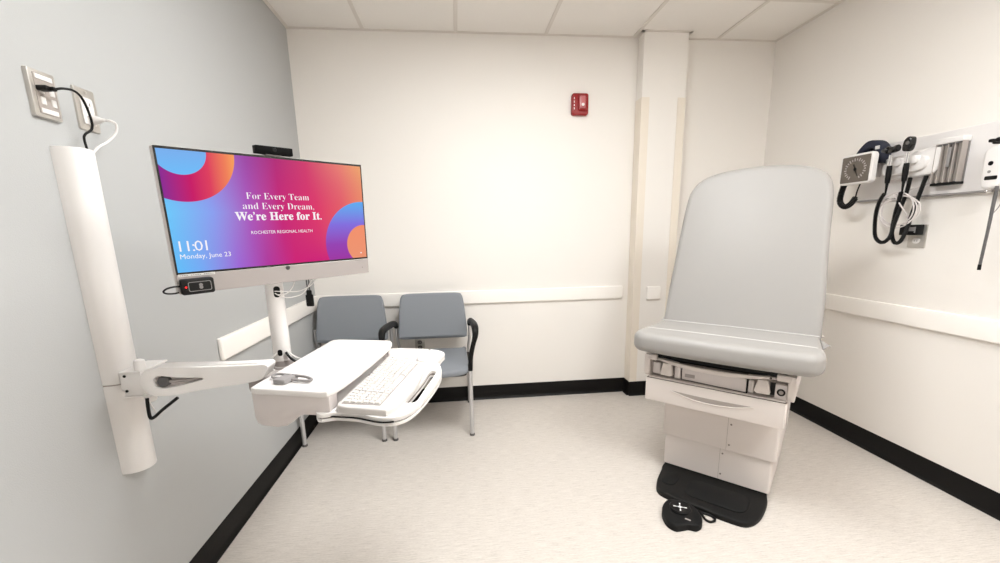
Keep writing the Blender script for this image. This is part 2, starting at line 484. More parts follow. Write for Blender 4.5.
bm = NB(); m = FF @ Matrix.Translation((.255, .588, .0215)); lathe(bm, [(.009, .001), (.010, .004), (.016, .003), (.016, 0)], m, 24); obj('receptacle_ring', bm, M['black'], rc)
bm = NB(); lathe(bm, [(.0085, 0), (.0085, .0045), (0, .0045)], m, 20); obj('receptacle_core', bm, M['warmg'], rc)
# drawer
bm = NB()
DY = FY - .012
pts = [(-.325, DY + .04), (-.325, DY + .006), (-.318, DY), (.276, DY), (.284, DY + .006), (.284, DY + .04)]
prism(bm, pts[::-1], .428, .547, None, .004, 2)
cbox(bm, (-.31, DY + .03, .432), (.27, .5, .54), .003, 1)
dr = obj('drawer', bm, M['warmw'], ex)
# crescent finger pull
DF = frame((0, DY, 0), (1, 0, 0), (0, 0, 1), (0, -1, 0))
a = [(-.196, .503), (-.12, .500), (-.03, .499), (.06, .500), (.155, .503)]; b = [(.155, .503), (.10, .486), (.03, .476), (-.03, .474), (-.10, .479), (-.196, .503)]
bm = NB(); prism(bm, [(p[0], p[1]) for p in catmull(a, 5, False)][:-1] + [(p[0], p[1]) for p in catmull(b, 5, False)][:-1], -.001, .0012, DF); pull = obj('drawer_pull', bm, M['warmg'], dr)
bm = NB(); lip = [( -.20, .501), (-.10, .4775), (-.03, .4725), (.03, .4745), (.10, .484), (.16, .501)]
tube(bm, [DF @ Vector((p[0], p[1] , .001)) for p in catmull(lip, 6, False)], .0035, 8); obj('pull_lip', bm, M['warmw'], dr)
bm = NB(); box(bm, (-.02, .5478, -.012), (.60, .0012, .02), 0, 1, DF); obj('drawer_gap', bm, M['slotg'], dr)
# seat cushion: main pad and front roll, one piece with pale piping
sh = [(-.30, .50), (-.335, .28), (-.362, .19), (-.372, .05), (-.384, -.06), (-.390, -.12), (-.378, -.170), (-.335, -.202), (-.20, -.214), (0, -.219), (.20, -.214), (.338, -.202), (.381, -.170), (.393, -.12), (.387, -.06), (.375, .05), (.362, .19), (.335, .28), (.30, .50)]
shc = [(p[0], p[1]) for p in catmull(sh, 4)]
bm = NB(); prism(bm, shc, .694, .792, None, .034, 6); seat = obj('seat_cushion', bm, M['vinyl'], ex, deg=60)
bm = NB(); box(bm, (-.01, .2, .675), (.56, .6, .05), .005, 1); obj('seat_frame', bm, M['black'], ex)
bm = NB(); tube(bm, [(-.356, .168, .794), (0, .176, .7945), (.356, .168, .794)], .0022, 6, 3); obj('piping', bm, M['piping'], seat)
bm = NB(); tube(bm, [(-.384, -.075, .768), (-.374, -.066, .781), (-.355, -.060, .7885), (-.33, -.057, .7915), (-.15, -.052, .792), (0, -.05, .792), (.15, -.052, .792), (.335, -.057, .7915), (.36, -.060, .7885), (.378, -.066, .781), (.386, -.075, .768)], .0026, 6, 3)
obj('piping', bm, M['piping'], seat)
# backrest
tilt = math.radians(15.5)
BF = Matrix.Translation((0, .205, .792)) @ Matrix.Rotation(-tilt, 4, 'X')       # local: x right, y back, z up the back
BP = BF @ frame((0, 0, 0), (1, 0, 0), (0, 0, 1), (0, -1, 0))
bk = [(-.350, -.05), (-.361, -.02), (-.361, .05), (-.356, .20), (-.346, .36), (-.338, .52), (-.328, .66), (-.312, .735), (-.262, .797), (-.16, .832), (0, .846), (.15, .838), (.25, .812), (.312, .762), (.334, .67), (.340, .52), (.348, .36), (.357, .20), (.361, .05), (.361, -.02), (.350, -.05)]
bkc = [(p[0], p[1]) for p in catmull(bk, 4)]
bm = NB(); prism(bm, bkc, -.075, 0, BP, .03, 6); obj('backrest_cushion', bm, M['vinyl'], ex, deg=60)
bm = NB(); prism(bm, [(p[0] * .93, .04 + p[1] * .92) for p in bkc], -.10, -.07, BP, .008, 2); obj('backrest_shell', bm, M['warmw'], ex)
for s in (-1, 1):
    bm = NB(); prism(bm, [(s * (.366 if s < 0 else .350), .0), (s * (.366 if s < 0 else .350), .010), (s * .346, .024), (s * .340, .008), (s * .340, .0)] [::s], -.040, -.016, BP, .003, 2); obj('hinge_bracket', bm, M['piping'], ex)

# foot control on the floor
pd = thing('foot_pedal', 'black foot control lying on the floor against the exam table base', 'foot pedal', EX @ Matrix.Translation((-.045, -.38, 0)))
PM = Matrix.Translation((.045, .38, 0))
pts = catmull([(-.118, -.312), (-.130, -.363), (-.118, -.42), (-.082, -.472), (-.040, -.487), (-.014, -.464), (.004, -.444), (.034, -.432), (.046, -.394), (.030, -.346), (-.014, -.300), (-.06, -.292)], 5)
bm = NB(); prism(bm, [(p[0], p[1]) for p in pts], .0005, .034, PM, .010, 3, 'high'); pb = obj('body', bm, M['blackr'], pd)
KM = PM @ Matrix.Translation((-.057, -.362, .0))
bm = NB(); lathe(bm, [(.046, .030), (.047, .040), (.043, .045), (.036, .043), (.0, .042)], KM, 32); kn = obj('control_disc', bm, M['black'], pd)
bm = NB()
for k in range(4):
    a = PI / 2 * k + .35
    tip = Vector((math.cos(a) * .024, math.sin(a) * .024, .0432)); 
    box(bm, (0, 0, 0), (.010, .006, .0012), .0005, 1, KM @ Matrix.Translation(tip) @ Matrix.Rotation(a, 4, 'Z'))
    box(bm, (0, 0, 0), (.012, .0025, .0012), 0, 1, KM @ Matrix.Translation(tip * .55 + Vector((0, 0, .0432 * .45))) @ Matrix.Rotation(a, 4, 'Z'))
prism(bm, rrect(.014, .011, .004, 3), .0428, .0438, KM)
obj('arrow_marks', bm, M['tiemark'], kn)
bm = NB(); box(bm, (-.007, -.419, .0345), (.024, .008, .0012), .0005, 1, PM @ Matrix.Translation((-.0, 0, 0))); obj('badge', bm, M['silver'], pb)
bm = NB(); cp = [(-.03, -.31, .02), (-.01, -.285, .008), (.02, -.30, .006), (.045, -.330, .006), (.066, -.336, .006), (.080, -.318, .006), (.076, -.298, .006), (.052, -.289, .006), (.01, -.291, .006), (-.03, -.288, .010)]
tube(bm, [PM @ Vector(p) for p in cp], .0055, 8, 6); obj('cord', bm, M['black'], pd)

# ================================================================== WAITING CHAIRS
def make_chair(name, label, mw, arms, group):
    t = thing(name, label, 'chair', mw, group)
    HW = .245
    for s in (-1, 1):
        bm = NB(); tube(bm, [(s * HW, .025, .012), (s * HW, .025, .44)], .0132, 12); 
        leg = obj('front_leg', bm, M['tubem'], t)
        bm = NB(); lathe(bm, [(.0165, 0), (.017, .006), (.0145, .014), (.0, .016)], Matrix.Translation((s * HW, .025, 0)), 14); obj('foot_glide', bm, M['dgrey'], leg)
        bm = NB(); tube(bm, [(s * HW, .575, .012), (s * HW, .56, .20), (s * (HW + .004), .525, .44), (s * (HW + .014), .485, .55), (s * (HW + .016), .478, .645)], .0115, 12, 5)
        leg = obj('rear_leg', bm, M['tubem'], t)
        bm = NB(); lathe(bm, [(.0165, 0), (.017, .006), (.0145, .014), (.0, .016)], Matrix.Translation((s * HW, .575, 0)), 14); obj('foot_glide', bm, M['dgrey'], leg)
        bm = NB(); tube(bm, [(s * HW, .02, .418), (s * HW, .53, .412)], .0115, 10); obj('side_rail', bm, M['black'], t)
        if arms:
            fl = .038
            pts = [(s * (HW + .016), .480, .640), (s * (HW + .018), .455, .668), (s * (HW + .024), .38, .686), (s * (HW + fl), .20, .700), (s * (HW + fl + .003), .09, .704), (s * (HW + fl + .003), .045, .690), (s * (HW + fl), .030, .655), (s * (HW + fl * .6), .026, .60), (s * (HW + .008), .025, .53), (s * (HW + .002), .025, .44)]
            bm = NB(); P = catmull([Vector(p) for p in pts], 5, False); n = len(P)
            R = [.0145 + .009 * math.sin(PI * min(1, i / (n * .72))) for i in range(n)]
            tube(bm, P, R, 10, 0); obj('armrest', bm, M['black'], t)
    bm = NB()
    tube(bm, [(-HW, .50, .41), (HW, .50, .41)], .010, 10); obj('cross_rail', bm, M['black'], t)
    bm = NB(); tube(bm, [(-HW, .10, .41), (HW, .10, .41)], .010, 10); obj('cross_rail', bm, M['black'], t)
    # seat: waterfall pad with rounded corners
    so = catmull([(-.228, .46), (-.236, .25), (-.238, .06), (-.215, .005), (-.10, -.008), (.10, -.008), (.215, .005), (.238, .06), (.236, .25), (.228, .46), (.19, .485), (-.19, .485)], 4)
    bm = NB(); prism(bm, [(p[0], p[1]) for p in so], .422, .466, None, .017, 4)
    for v in bm.verts:
        if v.co.y < .12: v.co.z -= (.12 - v.co.y) ** 2 * 1.1
        v.co.z += .014 * min(1, max(0, abs(v.co.x) - .05) / .2) ** 2
    obj('seat', bm, M['cush'], t, deg=60)
    bm = NB(); prism(bm, [(p[0] * .95, p[1] * .95 + .012) for p in so], .408, .424, None, .003, 2); obj('seat_pan', bm, M['black'], t)
    # back pad: wider at the bottom
    bo = catmull([(-.243, .03), (-.238, .12), (-.225, .25), (-.214, .30), (-.19, .318), (-.10, .322), (.10, .322), (.19, .318), (.214, .30), (.225, .25), (.238, .12), (.243, .03), (.225, .0), (.10, -.004), (-.10, -.004), (-.225, .0)], 4)
    F = Matrix.Translation((0, .470, .556)) @ Matrix.Rotation(math.radians(-7), 4, 'X') @ frame((0, 0, 0), (1, 0, 0), (0, 0, 1), (0, -1, 0))
    bm = NB(); prism(bm, [(p[0], p[1]) for p in bo], -.020, .022, F, .014, 4)
    Fi = F.inverted()
    for v in bm.verts:
        q = Fi @ v.co; q.z += .028 * (q.x / .24) ** 2; v.co = F @ q
    obj('backrest', bm, M['cush'], t, deg=60)
    bm = NB(); prism(bm, [(p[0] * .985, p[1] * .985 + .001) for p in bo], -.030, -.016, F, .004, 2)
    for v in bm.verts:
        q = Fi @ v.co; q.z += .028 * (q.x / .24) ** 2; v.co = F @ q
    obj('back_shell', bm, M['black'], t)
    return t
G = 'waiting chairs along the back wall'
make_chair('waiting_chair', 'blue-grey upholstered chair without armrests, in the corner against the grey wall', Matrix.Translation((-.752, 2.517, 0)), False, G)
make_chair('waiting_chair', 'blue-grey upholstered chair with black armrests, next to the open floor', Matrix.Translation((-.192, 2.517, 0)), True, G)

# ================================================================== WALL TRACK + ARM + WORKSURFACE
tr = thing('wall_track', 'tall white rounded mounting track screwed upright to the grey wall', 'wall track', frame((XL, 1.312, .592), (0, 1, 0), (-1, 0, 0), (0, 0, 1)))
def track_prof(n=10):
    # half ellipse sticking out of the wall, x along wall
    return [(.048 * math.cos(PI * k / n), -.058 * math.sin(PI * k / n) ** .8) for k in range(n + 1)]
bm = NB(); prism(bm, track_prof()[::-1], .284, .938, None, .003, 2); obj('upper_cover', bm, M['white'], tr)
bm = NB(); prism(bm, track_prof()[::-1], .0, .281, None, .003, 2); obj('lower_cover', bm, M['white'], tr)
bm = NB(); prism(bm, [(p[0] * .96, p[1] * .96) for p in track_prof()][::-1], .278, .287); obj('inner_extrusion', bm, M['warmg'], tr)

ws = thing('workstation_arm', 'white articulated wall arm carrying a computer worksurface, keyboard tray and monitor post', 'workstation', Matrix.Translation((-.93, 1.30, .90)))
Wd = dict(parent=ws, world=True)
# bracket at the track
bm = NB(); cbox(bm, (-.958, 1.238, .850), (-.906, 1.345, .920), .004, 2)
cbox(bm, (-.961, 1.233, .846), (-.903, 1.35, .851), .001, 1); cbox(bm, (-.961, 1.233, .919), (-.903, 1.35, .924), .001, 1)
cbox(bm, (-.990, 1.27, .855), (-.955, 1.35, .915), .003, 1)
br = obj('bracket', bm, M['white'], **Wd)
for (x, z) in ((-.949, .910), (-.950, .866)):
    bm = NB(); lathe(bm, [(.004, -.001), (.004, .0012), (.0, .0012)], frame((x, 1.2375, z), (1, 0, 0), (0, 0, 1), (0, -1, 0)), 10); obj('screw', bm, M['black'], br, world=True)
bm = NB(); lathe(bm, [(.014, 0), (.014, .020), (.012, .028), (.005, .032), (0, .032)], Matrix.Translation((-.912, 1.25, .924)), 20); obj('pivot_cap', bm, M['white'], br, world=True)
bm = NB(); lathe(bm, [(.015, 0), (.015, -.012), (.012, -.017), (0, -.017)], Matrix.Translation((-.900, 1.25, .846)), 20); obj('pivot_foot', bm, M['white'], br, world=True)
# arm: side profile in x (toward the room) and z, teardrop slot, thickness in y
A0 = Vector((0, 1.227, 0)); A1 = Vector((1, 1.227, 0)); ad = (A1 - A0).normalized(); an = Vector((0, 0, 1)).cross(ad)
AF = frame(A0, ad, (0, 0, 1), -an)          # x world x, y height, z out toward the viewer
prof = catmull([(-.874, .896), (-.873, .915), (-.862, .932), (-.845, .941), (-.82, .9445), (-.77, .943), (-.70, .940), (-.638, .939), (-.57, .939), (-.548, .939), (-.540, .932), (-.545, .918), (-.556, .900), (-.575, .893), (-.613, .887), (-.672, .881), (-.739, .873), (-.802, .864), (-.843, .865), (-.862, .876)], 5)
slot = catmull([(-.843, .902), (-.837, .916), (-.823, .9215), (-.80, .918), (-.76, .9135), (-.718, .911), (-.713, .907), (-.720, .903), (-.75, .896), (-.79, .888), (-.821, .884), (-.837, .890)], 4)
bm = NB(); prism(bm, [(p[0], p[1]) for p in prof], -.015, .040, AF, .007, 3, holes=[[(p[0], p[1]) for p in slot]])
arm = obj('arm', bm, M['white'], deg=50, **Wd)
bm = NB(); prism(bm, [(p[0], p[1]) for p in catmull([(-.85, .90), (-.83, .925), (-.76, .917), (-.705, .913), (-.705, .900), (-.76, .888), (-.82, .878)], 4)], -.012, .022, AF); obj('slot_liner', bm, M['offw'], arm, world=True)
bm = NB(); lathe(bm, [(.0155, .0), (.0155, .034), (.012, .037), (0, .037)], AF @ Matrix.Translation((-.820, .903, 0)), 20); obj('gas_spring_pivot', bm, M['dgrey'], arm, world=True)
bm = NB(); tube(bm, [AF @ Vector((-.81, .901, .030)), AF @ Vector((-.725, .906, .027))], .0045, 10); obj('gas_spring_rod', bm, M['silver'], arm, world=True)
bm = NB(); prism(bm, rrect(.24, .026, .008, 4, -.69, -.012), .0, .004, frame(A0 + Vector((0, 0, .939)), ad, an, (0, 0, 1)), .003, 2); obj('top_cover', bm, M['white'], arm, world=True)
# hub under the post
bm = NB(); lathe(bm, [(.034, .845), (.036, .85), (.036, .885), (.033, .890), (0, .890)], Matrix.Translation((-.556, 1.345, 0)), 24)
cbox(bm, (-.61, 1.21, .855), (-.535, 1.34, .885), .006, 2)
obj('hub', bm, M['silver'], **Wd)
bm = NB(); cbox(bm, (-.56, 1.20, .850), (-.43, 1.40, .868), .004, 2); obj('cross_bracket', bm, M['black'], **Wd)
# post with oval cable openings
PX, PY = -.563, 1.350
bm = NB(); lathe(bm, [(.0255, .905), (.0255, 1.30), (.023, 1.302), (0, 1.302)], Matrix.Translation((PX, PY, 0)), 32); post = obj('post', bm, M['white'], **Wd)
bm = NB(); lathe(bm, [(.028, .885), (.028, .907), (.026, .909), (0, .909)], Matrix.Translation((PX, PY, 0)), 28); obj('post_collar', bm, M['silver'], **Wd)
vd = Vector((-PX, -PY, 0)).normalized()      # toward the room
def on_post(z, w, h, ang, nm='cable_opening'):
    d = Matrix.Rotation(ang, 3, 'Z') @ vd; r = Vector((0, 0, 1)).cross(d)
    bm = NB(); prism(bm, rrect(w, h, w * .45, 5), -.01, .0008, frame(Vector((PX, PY, z)) + d * .0255, r, (0, 0, 1), d)); obj(nm, bm, M['black'], post, world=True)
on_post(1.125, .018, .034, .25); on_post(.935, .013, .020, -.25)
# head plate joining post to monitor
bm = NB(); cbox(bm, (PX - .03, PY - .035, 1.24), (PX + .035, PY + .02, 1.33), .004, 2)
obj('monitor_mount', bm, M['silver'], **Wd)
# CPU shelf housing
e1 = Vector((.150, .9887, 0)); 
top = [(-.500, 1.020), (-.335, .9715), (-.318, .972), (-.306, .986), (-.290, 1.035), (-.270, 1.13), (-.254, 1.222), (-.238, 1.33), (-.231, 1.41), (-.240, 1.440), (-.262, 1.450), (-.425, 1.494), (-.446, 1.488), (-.452, 1.47), (-.512, 1.05), (-.514, 1.03)]
bm = NB(); prism(bm, top, .914, .930, None, .004, 3); tp = obj('worksurface', bm, M['white'], **Wd)
# housing body below: cross-section across, extruded along e1
OX = Vector((-.513, 1.028, 0)); c1 = (Vector((-.311, .972, 0)) - OX).normalized()
CF = frame(OX, c1, (0, 0, 1), e1)
sec = [(.0, .915), (.0, .853), (.006, .837), (.02, .831), (.06, .829), (.085, .834), (.105, .847), (.118, .860), (.135, .866), (.190, .866), (.200, .870), (.206, .880), (.206, .915)]
sec = [(p[0], p[1]) for p in sec]
bm = NB(); prism(bm, sec[::-1], .0, .045, CF, .003, 2)
sec2 = [(.0, .915), (.0, .858), (.006, .843), (.02, .837), (.06, .835), (.085, .840), (.105, .852), (.118, .864), (.135, .868), (.150, .870), (.150, .915)]
prism(bm, sec2[::-1], .045, .47, CF, .002, 1)
prism(bm, [(.14, .868), (.208, .868), (.208, .915), (.14, .915)], .448, .472, CF, .002, 1)
obj('shelf_housing', bm, M['offw'], **Wd)
# keyboard tray with handle slot
tray = catmull([(-.352, .985), (-.30, .972), (-.25, .957), (-.20, .929), (-.165, .922), (-.135, .938), (-.112, .98), (-.088, 1.066), (-.067, 1.17), (-.062, 1.25), (-.072, 1.320), (-.078, 1.335), (-.066, 1.40), (-.058, 1.440), (-.078, 1.478), (-.12, 1.505), (-.173, 1.520), (-.25, 1.535), (-.33, 1.50), (-.37, 1.2)], 5)
hole = catmull([(-.143, 1.016), (-.132, 1.006), (-.116, 1.016), (-.102, 1.09), (-.087, 1.17), (-.078, 1.230), (-.084, 1.250), (-.098, 1.244), (-.110, 1.17), (-.127, 1.09)], 4)
bm = NB(); prism(bm, [(p[0], p[1]) for p in tray], .866, .876, None, .003, 2, holes=[[(p[0], p[1]) for p in hole]])
ty = obj('keyboard_tray', bm, M['white'], **Wd)
bm = NB(); prism(bm, [(-.235 + (p[0] + .235) * .97, 1.22 + (p[1] - 1.22) * .985) for p in tray], .862, .8665, None, .0, 1, holes=[[(p[0], p[1]) for p in hole]]); obj('shadow_gap', bm, M['slotg'], ty, world=True)
bm = NB(); prism(bm, [(p[0], p[1]) for p in tray], .855, .8625, None, .003, 3, holes=[[(p[0], p[1]) for p in hole]]); obj('tray_underside', bm, M['white'], ty, world=True)
bm = NB(); fe = [(-.348, .981,   .8665), (-.30, .968,   .8665), (-.25, .953,   .8665), (-.20, .925,   .8665), (-.175, .919,   .8665), (-.160, .921, .8665)]; tube(bm, fe, .0021, 6, 5); obj('slit_shade', bm, M['black'], ty, world=True)  # black line painted in for the dark slit between tray and lower lip
bm = NB(); prism(bm, rrect(.10, .10, .012, 4), 0, .0025, frame((-.215, 1.45, .876), (.98, -.2, 0), (.2, .98, 0), (0, 0, 1)), .001, 1); obj('mouse_pad', bm, M['offw'], ty, world=True)
# grey grip on the worksurface
HM = frame((-.435, 1.062, .930), (.930, -.367, 0), (.367, .930, 0), (0, 0, 1))
bm = NB(); prism(bm, rrect(.036, .050, .004, 3, -.006, -.004), 0, .013, HM, .003, 2)
tube(bm, [HM @ Vector(p) for p in [(-.008, .012, .011), (-.040, .014, .011), (-.052, .008, .010), (-.050, -.001, .008), (-.040, -.003, .007), (-.02, -.002, .007)]], .0036, 8, 5)
tube(bm, [HM @ Vector(p) for p in [(.0, .012, .011), (.035, .012, .011), (.058, .006, .010), (.066, .002, .008), (.056, -.003, .006), (.035, -.004, .006), (.01, -.003, .006)]], .0036, 8, 5)
obj('grip_handle', bm, M['greyp'], **Wd)
# cable loop under the arm
bm = NB(); tube(bm, [(-.885, 1.215, .850), (-.880, 1.205, .825), (-.872, 1.195, .800), (-.862, 1.195, .800), (-.835, 1.195, .822), (-.795, 1.200, .852)], .0045, 8, 5); obj('cable_sleeve', bm, M['black'], **Wd)
bm = NB(); tube(bm, [(-.885, 1.218, .850), (-.872, 1.21, .825), (-.852, 1.20, .806), (-.835, 1.20, .820)], .0022, 6, 5); obj('white_wire', bm, M['white'], **Wd)
bm = NB()
tube(bm, [(PX - .006, PY - .028, .935), (PX - .022, PY - .036, .915), (PX - .020, PY - .040, .893), (PX + .004, PY - .05, .872)], .0022, 6, 5)
tube(bm, [(PX + .022, PY - .018, .940), (PX + .045, PY - .025, .922), (PX + .075, PY - .03, .908), (PX + .11, PY - .04, .895)], .0022, 6, 5)
obj('white_wire', bm, M['white'], **Wd)
bm = NB(); tube(bm, [(PX + .020, PY - .022, .935), (PX + .035, PY - .03, .918), (PX + .060, PY - .035, .900), (PX + .09, PY - .04, .885)], .004, 6, 5); obj('cable_sleeve', bm, M['black'], **Wd)

# keyboard on the tray
kbf = frame((-.205, 1.10, .8762), (.9895, -.1445, 0), (.1445, .9895, 0), (0, 0, 1))   # x across toward the palm rest, y along
kb = thing('keyboard', 'white low-profile keyboard with palm rest lying on the tray', 'keyboard', kbf)
def W2K(p): q = kbf.inverted() @ Vector((p[0], p[1], .8762)); return (q.x, q.y)
ko = [W2K(p) for p in [(-.303, .990), (-.296, .973), (-.276, .962), (-.20, .938), (-.178, .930), (-.164, .943), (-.145, .995), (-.128, 1.06), (-.116, 1.15), (-.113, 1.22), (-.115, 1.27), (-.126, 1.300), (-.150, 1.318), (-.234, 1.392), (-.244, 1.388)]]
bm = NB(); prism(bm, ko, .0, .016, None, .005, 3, 'high'); kbase = obj('base', bm, M['kbw'], kb)
bm = NB()
p00, p10, p11, p01 = [Vector((*W2K(p), 0)) for p in [(-.289, .988), (-.196, .962), (-.137, 1.275), (-.234, 1.372)]]
def kp(u, v):
    a = p00.lerp(p10, u); b = p01.lerp(p11, u); return a.lerp(b, v)
rows = [0, .19, .36, .52, .68, .84, 1.0]
wl = [kp(-.02, -.01), kp(1.02, -.01), kp(1.02, 1.01), kp(-.02, 1.01)]
prism(bm, [(p.x, p.y) for p in wl], .0155, .0164); obj('key_well', bm, M['well'], kbase); bm = NB()
for r in range(6):
    u0, u1 = rows[r] + .012, rows[r + 1] - .012
    v = 0; cols = 21
    k = 0
    while k < cols:
        wd = 1
        if r == 5 and k == 8: wd = 5
        elif r in (2, 3, 4) and k in (4 + r % 2 * 0, 17): wd = 2 if k == 17 else 1
        if k in (3, 7) and r == 0: k += 0
        v0 = k / cols + .004 + (.006 if k > 3 else 0); v1 = (k + wd) / cols - .004 + (.006 if k > 3 else 0)
        v1 = min(v1, 1.0)
        k += wd
        q = [kp(u0, v0), kp(u1, v0), kp(u1, v1), kp(u0, v1)]
        c = sum(q, Vector()) / 4
        lo = [bm.verts.new((a.x, a.y, .0162)) for a in q]
        hi = [bm.verts.new((c.x + (a.x - c.x) * .82, c.y + (a.y - c.y) * .84, .0212)) for a in q]
        bm.faces.new(hi)
        for i in range(4): bm.faces.new((lo[i], lo[(i + 1) % 4], hi[(i + 1) % 4], hi[i]))
kys = obj('keycaps', bm, M['key'], kb)
bm = NB()
for v in (.52, .57): 
    c = kp(-.05, v); box(bm, (c.x, c.y, .0166), (.003, .012, .0008))
obj('indicator_lights', bm, M['slotg'], kb)
# mouse
ms = thing('computer_mouse', 'small white mouse at the far end of the keyboard tray', 'mouse', frame((-.118, 1.395, .8785), (.35, .937, 0), (-.937, .35, 0), (0, 0, 1)))
bm = NB(); bmesh.ops.create_uvsphere(bm, u_segments=24, v_segments=14, radius=1)
for v in bm.verts:
    v.co.x *= .052 * (1 - .12 * v.co.y * 0); v.co.y *= .030 * (1 + .12 * (v.co.x / .052)); v.co.z = max(v.co.z, -.02) * .018
obj('shell', bm, M['white'], ms)
bm = NB(); lathe(bm, [(.006, -.002), (.0065, 0), (.006, .002)], Matrix.Translation((.028, 0, .0135)) @ Matrix.Rotation(PI / 2, 4, 'X'), 14); obj('scroll_wheel', bm, M['greyp'], ms)

# ================================================================== MONITOR
mx, my, mz = Vector((.72268213, .69087515, .02054416)), Vector((-.69090421, .72123363, .04973347)), Vector((.01954248, -.05013553, .99855121))
MC = Vector((-.49773937, 1.30229614, 1.33186767))
MF = frame(MC, mx, my, mz)
mo = thing('computer_monitor', 'all-in-one computer monitor with silver chin showing a colourful lock screen, on the arm post', 'monitor', MF)
MP = frame((0, 0, 0), (1, 0, 0), (0, 0, 1), (0, -1, 0))        # xy on the face, z toward the viewer
bm = NB(); prism(bm, rrect(.540, .352, .004, 3), -.028, 0, MP, .0015, 2); prism(bm, rrect(.36, .24, .03, 5, 0, .0), -.045, -.027, MP, .008, 3)
hsng = obj('housing', bm, M['greyp2'], mo)
bm = NB(); prism(bm, rrect(.5385, .3035, .002, 2, 0, .0235), -.001, .0006, MP); obj('bezel', bm, M['blackg'], mo)
bm = NB(); prism(bm, rrect(.540, .049, .003, 3, 0, -.1515), -.010, .0022, MP, .001, 1); chin = obj('chin', bm, M['silver'], mo)

def screen_mat():
    m = bpy.data.materials.new('lock_screen'); m.use_nodes = True; nt = m.node_tree; nt.nodes.clear(); L = nt.links
    o = nt.nodes.new('ShaderNodeOutputMaterial'); e = nt.nodes.new('ShaderNodeEmission'); L.new(e.outputs[0], o.inputs[0])
    tc = nt.nodes.new('ShaderNodeTexCoord'); sp = nt.nodes.new('ShaderNodeSeparateXYZ'); L.new(tc.outputs['Object'], sp.inputs[0])
    X, Z = sp.outputs['X'], sp.outputs['Z']
    def mth(op, a, b=None, c=None):
        n = nt.nodes.new('ShaderNodeMath'); n.operation = op
        for i, v in enumerate((a, b, c)):
            if v is None: continue
            if isinstance(v, (int, float)): n.inputs[i].default_value = v
            else: L.new(v, n.inputs[i])
        return n.outputs[0]
    def ramp(f, stops):
        r = nt.nodes.new('ShaderNodeValToRGB'); el = r.color_ramp.elements
        el[0].position = stops[0][0]; el[0].color = (*lin(stops[0][1]), 1); el[1].position = stops[-1][0]; el[1].color = (*lin(stops[-1][1]), 1)
        for p, c in stops[1:-1]: q = el.new(p); q.color = (*lin(c), 1)
        L.new(f, r.inputs[0]); return r.outputs[0]
    def rng(v, a, b): # map a..b to 0..1
        return mth('MULTIPLY_ADD', v, 1 / (b - a), -a / (b - a))
    def mix(f, a, b):
        n = nt.nodes.new('ShaderNodeMix'); n.data_type = 'RGBA'; n.clamp_factor = True
        L.new(f, n.inputs[0]); L.new(a, n.inputs[6]); L.new(b, n.inputs[7]); return n.outputs[2]
    def disc(cx, cz, r):
        dx = mth('SUBTRACT', X, cx); dz = mth('SUBTRACT', Z, cz)
        d = mth('SQRT', mth('ADD', mth('MULTIPLY', dx, dx), mth('MULTIPLY', dz, dz)))
        f = mth('MULTIPLY_ADD', d, -1 / .0012, r / .0012 + .5)
        n = nt.nodes.new('ShaderNodeClamp'); L.new(f, n.inputs[0]); return n.outputs[0]
    u = rng(X, -.265, .265); v = rng(Z, -.121, .170)
    low = ramp(mth('ADD', u, 0), [(0, (100, 190, 248)), (.10, (118, 170, 244)), (.26, (158, 104, 214)), (.40, (176, 60, 158)), (.55, (206, 38, 118)), (.78, (204, 40, 122)), (1, (196, 60, 140))])
    hi = ramp(u, [(0, (120, 160, 240)), (.22, (164, 120, 205)), (.36, (158, 76, 164)), (.50, (178, 52, 122)), (.66, (208, 68, 112)), (.85, (232, 128, 118)), (1, (240, 168, 112))])
    bg = mix(mth('SMOOTH_MIN', v, 1, .1), low, hi)
    mid = ramp(u, [(0, (112, 200, 250)), (.18, (140, 160, 240)), (.34, (172, 92, 190)), (.5, (200, 44, 120)), (.7, (222, 60, 108)), (.86, (230, 96, 104)), (1, (240, 140, 100))])
    tri = mth('SUBTRACT', 1, mth('MULTIPLY', mth('ABSOLUTE', mth('SUBTRACT', v, .5)), 2))
    bg = mix(tri, bg, mid)
    ring = ramp(rng(X, -.27, -.10), [(0, (132, 50, 150)), (.38, (200, 34, 104)), (.62, (222, 66, 96)), (.85, (240, 128, 92)), (1, (250, 166, 96))])
    bg = mix(disc(-.222, .170, .1205), bg, ring)
    dot = ramp(rng(Z, .11, .17), [(0, (112, 190, 250)), (1, (124, 176, 238))]); bg = mix(disc(-.221, .170, .057), bg, dot)
    rr = ramp(rng(Z, -.13, .06), [(0, (160, 56, 160)), (.3, (150, 70, 180)), (.62, (132, 112, 222)), (1, (96, 176, 242))])
    bg = mix(disc(.260, -.076, .135), bg, rr)
    oo = ramp(rng(Z, -.13, -.01), [(0, (236, 150, 116)), (1, (244, 146, 110))]); bg = mix(disc(.260, -.078, .063), bg, oo)
    L.new(bg, e.inputs['Color']); e.inputs['Strength'].default_value = 1.0
    return m
bm = NB(); cbox(bm, (-.265, -.0012, -.1215), (.265, .0, .1695)); scr = obj('screen', bm, screen_mat(), mo)
TP = MP @ Matrix.Translation((0, 0, .0016))
for nm, line in (('slogan_line', (serif('For Every Team'), -.0862, .0600, .1716, -.012, None)),
                 ('slogan_line', (serif('and Every Dream,'), -.0978, .0335, .1956, -.012, None)),
                 ('slogan_line', (serif("We\u2019re Here for It."), -.1195, .0042, .2385, .010, None)),
                 ('organisation_name', ('ROCHESTER REGIONAL HEALTH', -.0857, -.0330, .1715, 0, .0085)),
                 ('clock_time', ('11:01', -.2535, -.0700, .0600, -.004, .0255)),
                 ('clock_date', ('Monday, June 23', -.2550, -.0885, .1120, 0, None))):
    obj(nm, text_bm([line], TP), M['txt'], scr)
